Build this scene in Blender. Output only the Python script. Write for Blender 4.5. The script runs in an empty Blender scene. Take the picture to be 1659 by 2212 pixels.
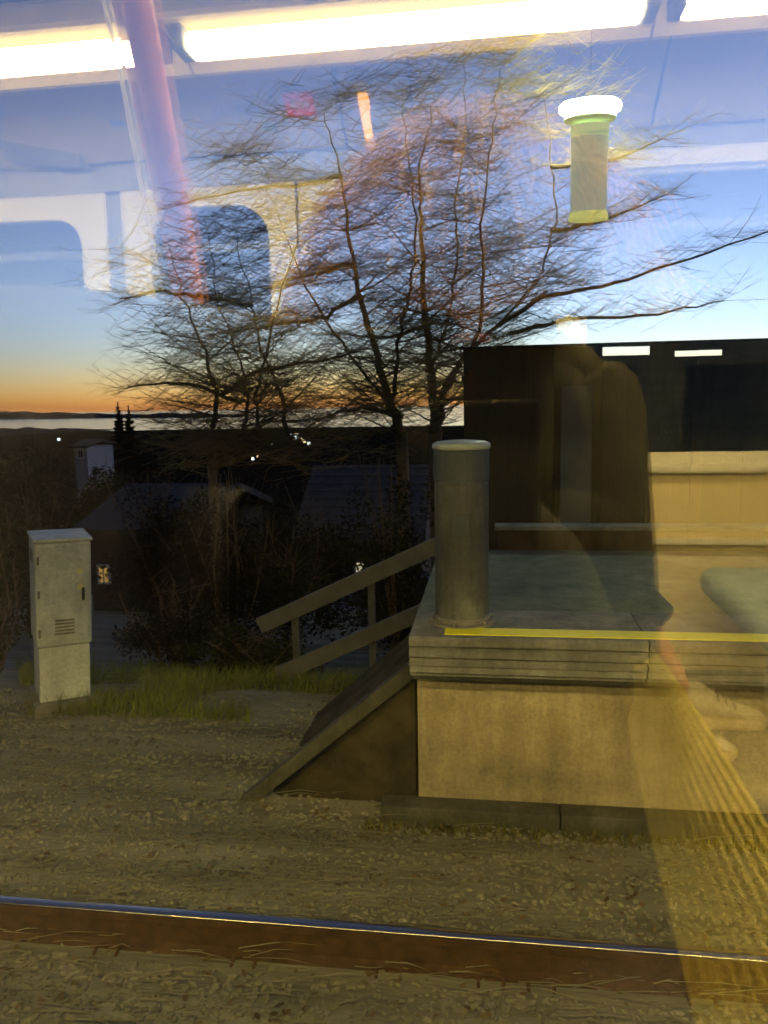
import bpy, bmesh, math, random
from mathutils import Vector, Matrix, noise
R = math.radians
sc = bpy.context.scene
COL = sc.collection
rnd = random.Random(11)

# ------------------------------------------------------------------ camera
FPX, CX, CY = 1662.0, 829.5, 1106.0            # photograph measured on a 1659 x 2212 grid
CAM = Vector((0.0, -0.25, 2.35))
_y, _p, _a = R(8.0), R(8.1), math.atan(0.0193)
FW = Vector((-math.sin(_y) * math.cos(_p), math.cos(_y) * math.cos(_p), -math.sin(_p)))
_r0 = Vector((math.cos(_y), math.sin(_y), 0)); _u0 = _r0.cross(FW)
RT = _r0 * math.cos(_a) - _u0 * math.sin(_a)
UP = _u0 * math.cos(_a) + _r0 * math.sin(_a)
cd = bpy.data.cameras.new('camera'); cam = bpy.data.objects.new('camera', cd); COL.objects.link(cam)
cd.sensor_fit = 'VERTICAL'; cd.sensor_height = 24; cd.lens = 24 * FPX / 2212
cd.clip_start = 0.01; cd.clip_end = 60000
_m = Matrix((RT, UP, -FW)).transposed().to_4x4(); _m.translation = CAM
cam.matrix_world = _m
cd.dof.use_dof = True; cd.dof.focus_distance = 3.0; cd.dof.aperture_fstop = 5.0
sc.camera = cam
# ------------------------------------------------------------------ sky, afterglow, exposure
EXPO = 6.72
LUM = 2.0 ** -EXPO                               # one display unit of radiance at this exposure
w = bpy.data.worlds.new('World'); sc.world = w; w.use_nodes = True
_n, _l = w.node_tree.nodes, w.node_tree.links
sky = _n.new('ShaderNodeTexSky'); sky.sky_type = 'NISHITA'; sky.sun_disc = False
sky.sun_elevation = R(-4.5); sky.sun_rotation = R(15); sky.altitude = 150
sky.dust_density = 0.14; sky.ozone_density = 1.5; sky.air_density = 0.9
wb = _n.new('ShaderNodeMix'); wb.data_type = 'RGBA'; wb.blend_type = 'MULTIPLY'; wb.inputs[0].default_value = 1.0     # the camera's cool white balance
wb.inputs[7].default_value = (.62, .90, 1.20, 1); hs = _n.new('ShaderNodeHueSaturation'); hs.inputs['Saturation'].default_value = .86
_l.new(sky.outputs[0], wb.inputs[6]); _l.new(wb.outputs[2], hs.inputs['Color']); _l.new(hs.outputs[0], _n['Background'].inputs[0]); _n['Background'].inputs[1].default_value = 0.15
sd = bpy.data.lights.new('sun', 'SUN'); sd.energy = 0.25 * LUM; sd.angle = R(25); sd.color = (1, .72, .5)
so = bpy.data.objects.new('sun', sd); COL.objects.link(so)
so.rotation_euler = Vector((-math.sin(R(14)), -math.cos(R(14)), -.06)).to_track_quat('-Z', 'Y').to_euler()
vs = sc.view_settings
vs.view_transform = 'Standard'; vs.look = 'None'; vs.exposure = EXPO; vs.gamma = 1.0; vs.use_curve_mapping = False
sc.render.engine = 'CYCLES'
cy = sc.cycles
cy.use_denoising = True; cy.max_bounces = 7; cy.diffuse_bounces = 3; cy.glossy_bounces = 4
cy.transparent_max_bounces = 24; cy.sample_clamp_indirect = 8 * LUM
try: cy.denoiser = 'OPENIMAGEDENOISE'
except Exception: pass

# ------------------------------------------------------------------ helpers
def ray(px, py): return FW * FPX + RT * (px - CX) - UP * (py - CY)
def onY(px, py, y):
    d = ray(px, py); return CAM + d * ((y - CAM.y) / d.y)
def onZ(px, py, z):
    d = ray(px, py); return CAM + d * ((z - CAM.z) / d.z)
def mir(px, py, y):
    """the point in the carriage, y metres in from the pane, that the pane mirrors at this pixel"""
    p = onY(px, py, y); return Vector((p.x, -y, p.z))

def lin(c):
    return tuple(((v / 12.92) if v <= .04045 else ((v + .055) / 1.055) ** 2.4) for v in c)
_mats = {}
def mat(name, col, rough=.7, var=.25, scale=6.0, bump=.0, bscale=None, metal=0.0, stretch=(1, 1, 1), col2=None, spec=.5, coat=0):
    if name in _mats: return _mats[name]
    m = bpy.data.materials.new(name); m.use_nodes = True
    n, l = m.node_tree.nodes, m.node_tree.links
    b = n['Principled BSDF']; b.inputs['Roughness'].default_value = rough; b.inputs['Metallic'].default_value = metal
    b.inputs['Specular IOR Level'].default_value = spec; b.inputs['Coat Weight'].default_value = coat
    tc = n.new('ShaderNodeTexCoord'); mp = n.new('ShaderNodeMapping'); mp.inputs['Scale'].default_value = stretch
    l.new(tc.outputs['Object'], mp.inputs[0])
    nz = n.new('ShaderNodeTexNoise'); nz.inputs['Scale'].default_value = scale; nz.inputs['Detail'].default_value = 6
    nz.inputs['Roughness'].default_value = .6
    l.new(mp.outputs[0], nz.inputs['Vector'])
    cr = n.new('ShaderNodeValToRGB')
    c2 = col2 if col2 else tuple(min(1, v * (1 + var)) for v in col)
    c1 = tuple(v * (1 - var) for v in col)
    cr.color_ramp.elements[0].position = .3; cr.color_ramp.elements[1].position = .7
    cr.color_ramp.elements[0].color = (*c1, 1); cr.color_ramp.elements[1].color = (*c2, 1)
    l.new(nz.outputs['Fac'], cr.inputs[0]); l.new(cr.outputs[0], b.inputs['Base Color'])
    if bump:
        n2 = n.new('ShaderNodeTexNoise'); n2.inputs['Scale'].default_value = bscale or scale * 4; n2.inputs['Detail'].default_value = 8
        l.new(mp.outputs[0], n2.inputs['Vector'])
        bp = n.new('ShaderNodeBump'); bp.inputs['Strength'].default_value = bump; bp.inputs['Distance'].default_value = .02
        l.new(n2.outputs['Fac'], bp.inputs['Height']); l.new(bp.outputs[0], b.inputs['Normal'])
    _mats[name] = m
    return m
def glow(name, col, strength):
    m = bpy.data.materials.new(name); m.use_nodes = True
    n, l = m.node_tree.nodes, m.node_tree.links
    n.remove(n['Principled BSDF']); e = n.new('ShaderNodeEmission')
    e.inputs[0].default_value = (*col, 1); e.inputs[1].default_value = strength * LUM
    l.new(e.outputs[0], n['Material Output'].inputs[0])
    return m
def frosted(name, col, strength):
    """a translucent lamp shade: a white body that also gives off its bulb's light"""
    m = bpy.data.materials.new(name); m.use_nodes = True
    b = m.node_tree.nodes['Principled BSDF']
    b.inputs['Base Color'].default_value = (*col, 1); b.inputs['Roughness'].default_value = .35
    b.inputs['Emission Color'].default_value = (*col, 1); b.inputs['Emission Strength'].default_value = strength * LUM
    return m
def glass(name, f0, tint=(1, 1, 1)):
    m = bpy.data.materials.new(name); m.use_nodes = True
    n, l = m.node_tree.nodes, m.node_tree.links
    n.remove(n['Principled BSDF'])
    lw = n.new('ShaderNodeLayerWeight'); lw.inputs[0].default_value = .5
    pw = n.new('ShaderNodeMath'); pw.operation = 'POWER'; pw.inputs[1].default_value = 5
    ma = n.new('ShaderNodeMath'); ma.operation = 'MULTIPLY_ADD'; ma.inputs[1].default_value = 1 - f0; ma.inputs[2].default_value = f0
    l.new(lw.outputs['Facing'], pw.inputs[0]); l.new(pw.outputs[0], ma.inputs[0])
    t = n.new('ShaderNodeBsdfTransparent'); t.inputs[0].default_value = (*tint, 1)
    g = n.new('ShaderNodeBsdfGlossy'); g.inputs['Roughness'].default_value = 0.0
    mx = n.new('ShaderNodeMixShader')
    l.new(ma.outputs[0], mx.inputs[0]); l.new(t.outputs[0], mx.inputs[1]); l.new(g.outputs[0], mx.inputs[2])
    l.new(mx.outputs[0], n['Material Output'].inputs[0])
    return m

class MB:
    def __init__(s): s.v = []; s.f = []
    def add(s, vs, fs):
        o = len(s.v); s.v += [tuple(v) for v in vs]; s.f += [tuple(i + o for i in f) for f in fs]; return s
    def box(s, x0, x1, y0, y1, z0, z1, M=None):
        vs = [Vector(p) for p in ((x0,y0,z0),(x1,y0,z0),(x1,y1,z0),(x0,y1,z0),(x0,y0,z1),(x1,y0,z1),(x1,y1,z1),(x0,y1,z1))]
        if M: vs = [M @ v for v in vs]
        return s.add(vs, [(0,3,2,1),(4,5,6,7),(0,1,5,4),(1,2,6,5),(2,3,7,6),(3,0,4,7)])
    def tube(s, pts, rad, n=6, caps=True):
        pts = [Vector(p) for p in pts]
        if not hasattr(rad, '__len__'): rad = [rad] * len(pts)
        o = len(s.v); ref = Vector((.31, .2, .93))
        for i, p in enumerate(pts):
            d = (pts[min(i+1, len(pts)-1)] - pts[max(i-1, 0)])
            d = d.normalized() if d.length > 1e-9 else Vector((0,0,1))
            u = d.cross(ref)
            if u.length < .1: u = d.cross(Vector((1,0,0)))
            u.normalize(); v = d.cross(u)
            for k in range(n):
                a = 2*math.pi*k/n; s.v.append(tuple(p + (u*math.cos(a) + v*math.sin(a))*rad[i]))
        for i in range(len(pts)-1):
            for k in range(n):
                a, b = o+i*n+k, o+i*n+(k+1) % n; s.f.append((a, b, b+n, a+n))
        if caps:
            s.f.append(tuple(o+k for k in range(n))[::-1]); s.f.append(tuple(o+(len(pts)-1)*n+k for k in range(n)))
        return s
    def lathe(s, prof, c=(0,0,0), n=24, sx=1.0, sy=1.0):
        o = len(s.v); c = Vector(c)
        for r, z in prof:
            for k in range(n):
                a = 2*math.pi*k/n; s.v.append((c.x+r*sx*math.cos(a), c.y+r*sy*math.sin(a), c.z+z))
        for i in range(len(prof)-1):
            for k in range(n):
                a, b = o+i*n+k, o+i*n+(k+1) % n; s.f.append((a, b, b+n, a+n))
        s.f.append(tuple(o+k for k in range(n))[::-1]); s.f.append(tuple(o+(len(prof)-1)*n+k for k in range(n)))
        return s
    def prism_x(s, poly, x0, x1):
        """polygon in (y, z) carried along x"""
        n = len(poly); vs = [(x0, y, z) for y, z in poly] + [(x1, y, z) for y, z in poly]
        return s.add(vs, [tuple(range(n)), tuple(range(2*n-1, n-1, -1))] + [((i+1) % n, i, i+n, (i+1) % n+n) for i in range(n)])
    def build(s, name, m, parent=None, smooth=False, bevel=0, segs=2, fix=True):
        me = bpy.data.meshes.new(name); me.from_pydata(s.v, [], s.f); 
        if fix:
            b = bmesh.new(); b.from_mesh(me); bmesh.ops.recalc_face_normals(b, faces=b.faces); b.to_mesh(me); b.free()
        me.materials.append(m)
        if smooth: me.polygons.foreach_set('use_smooth', [True]*len(me.polygons))
        o = bpy.data.objects.new(name, me); COL.objects.link(o)
        if parent is not None: o.parent = parent
        if bevel:
            md = o.modifiers.new('bevel', 'BEVEL'); md.width = bevel; md.segments = segs; md.limit_method = 'ANGLE'
        return o
def tag(o, label=None, cat=None, group=None, kind=None):
    if label: o['label'] = label
    if cat: o['category'] = cat
    if group: o['group'] = group
    if kind: o['kind'] = kind
    return o
def empty(name, label=None, cat=None, group=None, loc=(0,0,0), kind=None):
    o = bpy.data.objects.new(name, None); COL.objects.link(o); o.location = loc; o.empty_display_size = .2
    return tag(o, label, cat, group, kind)
def share(src, name, parent, loc=(0,0,0), rz=0.0, scale=(1,1,1)):
    o = src.copy(); o.name = name; COL.objects.link(o); o.parent = parent; o.location = loc
    o.rotation_euler = (0, 0, rz); o.scale = scale
    for k in ('label', 'category', 'group', 'kind'):
        if k in o: del o[k]
    return o
def skin(name, pts, edges, rad, m, parent=None, root=0, sub=2):
    """one continuous body grown round a skeleton"""
    me = bpy.data.meshes.new(name); me.from_pydata([tuple(p) for p in pts], edges, [])
    me.materials.append(m); o = bpy.data.objects.new(name, me); COL.objects.link(o)
    md = o.modifiers.new('skin', 'SKIN'); md.use_smooth_shade = True
    for i, sv in enumerate(me.skin_vertices[0].data):
        r = rad[i]; sv.radius = r if hasattr(r, '__len__') else (r, r); sv.use_root = (i == root)
    if sub: o.modifiers.new('sub', 'SUBSURF').levels = sub; o.modifiers['sub'].render_levels = sub
    if parent is not None: o.parent = parent
    return o
def chain(pts): return [(i, i+1) for i in range(len(pts)-1)]

# ------------------------------------------------------------------ materials
M = dict(
 soil=mat('soil', (.19,.185,.12), .95, .5, 4, .5, 40, stretch=(.12,1,1)),
 stone=mat('ballast_stone', (.22,.212,.14), .95, .5, 5.5, .3, 60, stretch=(.10,1,1), spec=.2),
 concrete=mat('concrete', (.54,.45,.25), .85, .30, 1.7, .25, 60, stretch=(.5,1,1)),
 coping=mat('coping_concrete', (.27,.27,.22), .8, .18, 5, .2, 80),
 paving=mat('platform_asphalt', (.27,.31,.19), .9, .25, 3, .35, 120),
 yellow=mat('yellow_line_paint', (.86,.80,.015), .55, .1, 20, .1, 90),
 rail=mat('rail_steel', (.58,.54,.46), .26, .1, 30, 0, metal=1, stretch=(.1,1,1)),
 rust=mat('rail_rust', (.070,.036,.011), .85, .4, 14, .4, 90),
 sleeper=mat('sleeper_concrete', (.13,.10,.055), .9, .35, 7, .35, 60),
 trough=mat('cable_trough', (.12,.115,.075), .9, .25, 5, .3, 60),
 moss=mat('moss', (.13,.12,.02), 1, .5, 12, .6, 60),
 postgrey=mat('post_grey_paint', (.17,.175,.145), .5, .2, 9, .1, 60),
 postcap=mat('post_cap', (.50,.56,.44), .4, .08, 10),
 cabinet=mat('cabinet_paint', (.72,.77,.68), .55, .14, 6, .06, 40, stretch=(1,1,.3)),
 cabdark=mat('cabinet_plinth', (.20,.19,.15), .8, .3, 9, .2, 60),
 timber=mat('dark_timber', (.040,.034,.018), .8, .4, 4, .3, 30, stretch=(3,3,.3)),
 timber2=mat('dark_timber_brown', (.050,.031,.014), .8, .4, 4, .3, 30, stretch=(3,3,.3)),
 slate=mat('slate_grey_paint', (.085,.10,.105), .6, .2, 6, .1, 40),
 roofing=mat('roof_felt', (.03,.03,.028), .85, .3, 6, .3, 40),
 bark=mat('tree_bark', (.15,.11,.065), .95, .45, 9, .6, 50, stretch=(1,1,.35)),
 twig=mat('tree_twig', (.36,.26,.115), .9, .35, 3),
 needle=mat('conifer_needle', (.016,.022,.013), .9, .4, 2),
 darkleaf=mat('evergreen_leaf', (.026,.028,.010), .9, .4, 2.5, spec=.15),
 brownleaf=mat('withered_leaf', (.032,.021,.010), .95, .4, 3, spec=.12),
 olive=mat('olive_leaf', (.050,.048,.010), .9, .4, 3, spec=.15),
 grass=mat('grass_blade', (.16,.19,.026), .8, .45, 2.5),
 straw=mat('dry_straw', (.21,.195,.115), .9, .3, 2.5, spec=.15),
 hill=mat('hill_forest_haze', (.035,.042,.062), 1, .3, .004, spec=0),  # distance haze painted in as a blue cast on the forest colour
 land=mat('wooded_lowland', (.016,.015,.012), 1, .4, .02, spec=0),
 pale=mat('house_pale_wall', (.34,.38,.46), .8, .1, 3),
 darkwall=mat('house_dark_wall', (.028,.025,.022), .85, .3, 4),
 tile=mat('roof_tile', (.060,.060,.070), .7, .3, 5),
 white=mat('white_paint', (.66,.66,.66), .6, .05, 4),
 black=mat('black_rubber', (.02,.02,.02), .7, .2, 6),
)
def stain(m, dark=.55, scale=1.1, streak=(1.6,1.6,.18)):
    """dirt: broad damp blotches and runs down the face, over the material's own colour"""
    n, l = m.node_tree.nodes, m.node_tree.links; b = n['Principled BSDF']; src = b.inputs['Base Color'].links[0].from_socket
    tc = n.new('ShaderNodeTexCoord'); out = src
    for st_, sc_, lo in (((1,1,1), scale, dark), (streak, scale*4, dark+.12), ((1,1,1), 45, .78)):
        mp = n.new('ShaderNodeMapping'); mp.inputs['Scale'].default_value = st_; l.new(tc.outputs['Object'], mp.inputs[0])
        z = n.new('ShaderNodeTexNoise'); z.inputs['Scale'].default_value = sc_; z.inputs['Detail'].default_value = 9; z.inputs['Roughness'].default_value = .7; l.new(mp.outputs[0], z.inputs['Vector'])
        r = n.new('ShaderNodeMapRange'); r.inputs[1].default_value = .38; r.inputs[2].default_value = .58; r.inputs[3].default_value = lo; r.inputs[4].default_value = 1.0; l.new(z.outputs['Fac'], r.inputs[0])
        mx = n.new('ShaderNodeMix'); mx.data_type = 'RGBA'; mx.blend_type = 'MULTIPLY'; mx.inputs[0].default_value = 1; l.new(out, mx.inputs[6]); l.new(r.outputs[0], mx.inputs[7]); out = mx.outputs[2]
    l.new(out, b.inputs['Base Color'])
stain(M['concrete'], .62); stain(M['coping'], .6, 2.0); stain(M['cabinet'], .72, 2.2); stain(M['postgrey'], .6, 3.0); stain(M['paving'], .65, 1.3); stain(M['trough'], .6, 1.8)
# ------------------------------------------------------------------ terrain, fjord, far hills
def hgt(x, y):
    if y > 5.6:
        z = -140*(1-math.exp(-(y-5.6)/720)) - .25*min(1, (y-5.6)/3)
        if y > 30: z += 6*min(1, (y-30)/300)*noise.noise(Vector((x/180, y/180, 0)))
        return z
    if y < -5.5: return -.0 + .45*(-y-5.5)*(1 if y > -80 else 80/-y) + .5*noise.noise(Vector((x/9, y/9, 0)))  # unseen uphill slope, added to block the sky behind the carriage
    return 0.0
def steps(a, b, n, p): return [a + (b-a)*(i/n)**p for i in range(n+1)]
ys = [-v for v in steps(5.5, 600, 16, 2.4)][::-1] + [-4, -2, 0, 1.5, 3, 4.5, 5.6] + steps(6.0, 30, 22, 1.3)[0:] + steps(34, 4600, 40, 2.6)
xs0 = [-1+2*i/64 for i in range(65)]
g = MB()
for y in ys:
    W = 60 + abs(y)*1.7
    for t in xs0:
        x = W*t*(abs(t)**.8); g.v.append((x, y, hgt(x, y) + (.05*noise.noise(Vector((x*.9, y*.9, 3))) if y > 4.6 else 0)))
nx = len(xs0)
for j in range(len(ys)-1):
    for i in range(nx-1): g.f.append((j*nx+i, j*nx+i+1, (j+1)*nx+i+1, (j+1)*nx+i))
jc = next(j for j, y in enumerate(ys) if y > 20)
near, far_ = MB(), MB()
near.v = g.v[:(jc+1)*nx]; near.f = [f for f in g.f if max(f) < (jc+1)*nx]
far_.v = g.v[jc*nx:]; far_.f = [tuple(i-jc*nx for i in f) for f in g.f if min(f) >= jc*nx]
tag(near.build('ground', M['soil'], smooth=True), 'brown trackside ground and bank', kind='structure')
tag(far_.build('hillside', M['land'], smooth=True), 'dark wooded hillside falling away to the fjord', kind='structure')

wm = bpy.data.materials.new('fjord_water'); wm.use_nodes = True
_b = wm.node_tree.nodes['Principled BSDF']; _b.inputs['Base Color'].default_value = (.012,.02,.03,1); _b.inputs['Roughness'].default_value = .12
fj = MB().add([(-30000,3300,-143),(30000,3300,-143),(30000,26000,-143),(-30000,26000,-143)], [(0,1,2,3)]).build('water', wm, fix=False)
tag(fj, 'pale calm fjord reflecting the evening sky', kind='structure')
def ridge(name, pts, ybase, depth, label):
    """a landform: foot on the water, crest at the measured height, back slope"""
    b = MB(); rows = []
    for i, (px, pt) in enumerate(pts):
        y = ybase(px)
        c = onY(px, pt, y + depth*.5); f = onY(px, 900, y); 
        rows.append([(f.x, y, -145), (f.x*.6+c.x*.4, y+depth*.15, -143+(c.z+143)*.55), (c.x, y+depth*.5, c.z), (c.x, y+depth, -145)])
    for r in rows: b.v += r
    for i in range(len(rows)-1):
        for k in range(3): b.f.append((i*4+k, i*4+k+1, i*4+5+k, i*4+4+k))
    return tag(b.build(name, M['hill'], fix=False), label, kind='structure')
def crest(pts, jit):
    out = []
    for (x0, y0), (x1, y1) in zip(pts, pts[1:]):
        n = max(2, int(abs(x1-x0)/12))
        for i in range(n):
            t = i/n; x = x0+(x1-x0)*t; out.append((x, y0+(y1-y0)*t + jit*noise.noise(Vector((x/37, y0/90, 1))) + jit*.5*noise.noise(Vector((x/11, 2, 1)))))
    return out+[pts[-1]]
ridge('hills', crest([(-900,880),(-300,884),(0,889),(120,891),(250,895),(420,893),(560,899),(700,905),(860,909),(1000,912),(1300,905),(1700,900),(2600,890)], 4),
      lambda px: 11200-3900*max(0, min(1, px/900)), 2600, 'long dark wooded ridge beyond the fjord, painted haze blue')
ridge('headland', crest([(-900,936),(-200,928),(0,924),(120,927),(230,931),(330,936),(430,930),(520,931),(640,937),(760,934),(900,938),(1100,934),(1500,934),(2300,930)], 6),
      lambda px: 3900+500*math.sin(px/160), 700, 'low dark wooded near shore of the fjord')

# ------------------------------------------------------------------ track
YR = onZ(800, 2003, .16).y                       # far rail of the neighbouring track
track = empty('railway_track', 'neighbouring railway track with rusty rails and one shining rail top', 'railway track', loc=(0, YR-.72, 0))
def railbar(dy):
    web = MB().prism_x([(dy-.065,-.02),(dy+.065,-.02),(dy+.065,-.005),(dy+.012,.02),(dy+.012,.115),(dy+.034,.125),(dy+.034,.155),(dy-.034,.155),(dy-.034,.125),(dy-.012,.115),(dy-.012,.02),(dy-.065,-.005)], -28, 28)
    r_ = web.build('rail', M['rust'], track)
    MB().prism_x([(dy-.028,.1555),(dy+.028,.1555),(dy+.024,.162),(dy+.012,.166),(dy-.012,.166),(dy-.024,.162)], -28, 28).build('running_surface', M['rail'], r_, smooth=True)
railbar(-.72); railbar(.72)
slp = MB().prism_x([(-1.25,-.12),(1.25,-.12),(1.25,-.03),(-1.25,-.03)], -.12, .12).build('sleeper', M['sleeper'], track, bevel=.015)
clip = MB().tube([(-.05,-.1,.0),(-.05,-.06,.03),(0,-.05,.035),(.05,-.06,.03),(.05,-.1,.0)], .009, 5).build('rail_clip', M['rust'], track)
clip.location = (0, .72, -.01)
for k in range(-12, 13):
    if k == 0: continue
    share(slp, 'sleeper', track, (k*.62+.2, 0, 0))
slp.location.x = .2
for k in range(-6, 6):
    for s_ in (-1, 1):
        share(clip, 'rail_clip', track, (k*.62+.2, .72, -.01), 0 if s_ < 0 else math.pi)
# ballast stones
st = MB(); rb = random.Random(5)
ico = bmesh.new(); bmesh.ops.create_icosphere(ico, subdivisions=1, radius=1)
iv = [v.co.copy() for v in ico.verts]; ifc = [tuple(v.index for v in f.verts) for f in ico.faces]; ico.free()
def stone(x, y, z, s):
    e = Matrix.Rotation(rb.uniform(0, 6.3), 3, 'Z') @ Matrix.Rotation(rb.uniform(-.5, .5), 3, 'X')
    sx, sy, sz = s*rb.uniform(.8, 1.7), s*rb.uniform(.6, 1), s*rb.uniform(.45, .8)
    st.add([e @ Vector((v.x*sx*rb.uniform(.8,1.15), v.y*sy, v.z*sz*rb.uniform(.8,1.15))) + Vector((x, y, z)) for v in iv], ifc)
for i in range(30000):
    y = 1.2 + 4.3*rb.random()**1.2; x = rb.uniform(-1.25, 1.0)*(1.1 + .55*y)
    if y > 3.9 and x > -.5: continue
    stone(x, y, rb.uniform(-.006, .014) + (-.02 if abs(y-YR) < .12 else 0), rb.uniform(.007, .021))
tag(st.build('ballast', M['stone'], fix=False), 'brown grey crushed stone ballast between rail and platform', kind='stuff')
# dry stalks lying along the track
sw = MB()
for i in range(2600):
    y = rb.uniform(1.5, 5.9); x = rb.uniform(-1.25, .95)*(1.1+.55*y)
    if y > 3.85 and x > -.7: continue
    L = rb.uniform(.10, .42); a = rb.gauss(0, .13); z = rb.uniform(.005, .045)
    d = Vector((math.cos(a), math.sin(a), rb.uniform(-.05, .12)))*L
    p = Vector((x, y, z)); wv = Vector((-math.sin(a), math.cos(a), .3)).normalized()*rb.uniform(.0015, .0035)
    q = p + d*.5 + Vector((0, rb.uniform(-.02, .02), rb.uniform(0, .02)))
    sw.add([p-wv, p+wv, q+wv, q-wv, p+d], [(0,1,2,3), (3,2,4)])
lf = MB()
for i in range(1500):
    y = 1.6+4.2*rb.random(); x = rb.uniform(-1.2, .9)*(1.1+.55*y)
    if y > 3.72 and x > -.5: continue
    a = rb.uniform(0, 6.28); L = rb.uniform(.010, .024); u = Vector((math.cos(a), math.sin(a), rb.uniform(-.3,.3)))*L; v = Vector((-math.sin(a), math.cos(a), rb.uniform(-.3,.3)))*L*.6; p = Vector((x, y, .03))
    lf.add([p-u, p-u*.55+v*.75, p+u*.1+v, p+u*.7+v*.5, p+u*1.1, p+u*.6-v*.55, p-v*.95, p-u*.6-v*.7], [tuple(range(8))])
tag(lf.build('leaf_litter', mat('fallen_leaf', (.15,.11,.045), .9, .5, 4, spec=.2), fix=False), 'small fallen brown leaves scattered over the ballast', kind='stuff')
tag(sw.build('dry_grass', M['straw'], fix=False), 'flattened dry grass stalks lying along the trackside', kind='stuff')

# ------------------------------------------------------------------ platform
XE = -.42
plat = empty('platform', 'concrete station platform across the track with yellow edge line', kind='structure')
MB().box(XE, 30, 3.98, 5.95, -.3, 1.05).build('platform_wall', M['concrete'], plat)
MB().box(XE, 30, 4.12, 5.95, 1.05, 1.15).build('paving', M['paving'], plat)
YL = onZ(1300, 1371, 1.15).y
MB().box(XE+.18, 30, YL-.06, YL+.06, 1.150, 1.1545).build('yellow_line', M['yellow'], plat)
cop = MB()
cop.prism_x([(3.58,1.15),(4.118,1.15),(4.118,.86),(3.74,.86),(3.70,.90),(3.62,.925),(3.62,.945),(3.585,.955),(3.60,.985),(3.575,.995),(3.575,1.02),(3.59,1.03),(3.565,1.045),(3.565,1.08),(3.585,1.09),(3.565,1.105),(3.565,1.135)], 0, 1.194)
cs = cop.build('coping_slab', M['coping'], plat); cs.location = (XE, 0, 0)
for k in range(1, 16): share(cs, 'coping_slab', plat, (XE+k*1.2, 0, 0))
MB().box(XE, 30, 3.90, 3.978, -.3, .05).build('footing', M['trough'], plat)
tr = MB().box(0, .994, 3.76, 3.898, -.1, .10).build('cable_trough_lid', M['trough'], plat, bevel=.008); tr.location = (XE-.2, 0, 0)
for k in range(1, 14): share(tr, 'cable_trough_lid', plat, (XE-.2+k, 0, 0))
mo = MB()
for i in range(1600):
    x = rb.uniform(XE-.3, 5); y = 3.74-abs(rb.gauss(0, .05)); h = rb.uniform(.02, .07); a = rb.uniform(0, 3.1)
    wv = Vector((math.cos(a), math.sin(a), 0))*.008; p = Vector((x, y, 0)); q = p+Vector((rb.gauss(0,.02), rb.gauss(0,.02), h))
    mo.add([p-wv, p+wv, q], [(0,1,2)])
tag(mo.build('moss', M['moss'], fix=False), 'yellow green moss and weeds along the foot of the platform', kind='stuff')
# low kerb wall at the back of the platform
kw = empty('kerb_wall', 'low dark kerb wall with pale top rail at the back of the platform', 'wall')
MB().box(.06, 30, 5.955, 6.10, .6, 1.31).build('wall_core', M['timber2'], kw)
MB().box(.03, 30, 5.93, 6.12, 1.312, 1.345).build('top_rail', M['coping'], kw, bevel=.006)
# ramp at the platform end, running down to the trackside
xr = XE-.95
rp = MB().add([(XE-.003,3.99,.80),(XE-.003,5.3,.80),(xr,5.3,-.04),(xr,3.99,-.04),(XE-.003,3.99,-.3),(XE-.003,5.3,-.3),(xr,5.3,-.3),(xr,3.99,-.3)],
     [(0,1,2,3),(7,6,5,4),(0,3,7,4),(1,5,6,2),(2,6,7,3),(0,4,5,1)])
tag(rp.build('ramp', mat('ramp_earth', (.060,.050,.028), .95, .5, 5, .6, 40, spec=.1), bevel=.05, segs=2), 'dark earth ramp sloping straight down from the platform end', kind='structure')
kp, kq = Vector((XE-.004, 3.93, .86)), Vector((xr-.1, 3.93, -.02)); kd = (kq-kp).normalized(); ku = Vector((0,1,0)).cross(kd).normalized()*.04
if ku.z < 0: ku = -ku
ko = MB(); kc = [kp-ku, kp+ku, kq+ku, kq-ku]
ko.add([v+Vector((0,-.03,0)) for v in kc]+[v+Vector((0,.055,0)) for v in kc], [(0,1,2,3),(7,6,5,4),(0,4,5,1),(1,5,6,2),(2,6,7,3),(3,7,4,0)])
tag(ko.build('ramp_kerb', M['trough'], bevel=.008), 'sloping concrete kerb along the ramp at the platform end', kind='structure')
# railing going down the slope behind
rl = empty('ramp_railing', 'grey flat bar railing descending left from the platform end', 'railing')
def bar(a, b, hw, name='rail_bar'):
    a, b = Vector(a), Vector(b); d = (b-a).normalized(); up = d.cross(Vector((0,1,0))).normalized()
    if up.z < 0: up = -up
    c = [(a+up*hw),(a-up*hw),(b-up*hw),(b+up*hw)]; t = Vector((0,.02,0))
    MB().add([v-t for v in c]+[v+t for v in c], [(0,1,2,3),(7,6,5,4),(0,4,5,1),(1,5,6,2),(2,6,7,3),(3,7,4,0)]).build(name, mat('railing_grey', (.145,.145,.115), .6, .2, 8), rl, bevel=.006)
YB = 6.3
bar(onY(985,1160,YB), onY(560,1352,YB), .072); bar(onY(985,1290,YB), onY(600,1458,YB), .072)
for px, py in ((960,1172),(800,1245),(635,1320)):
    p = onY(px, py, YB); MB().box(p.x-.03, p.x+.03, YB+.021, YB+.07, -.6, p.z+.06).build('railing_post', M['postgrey'], rl)
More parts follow.
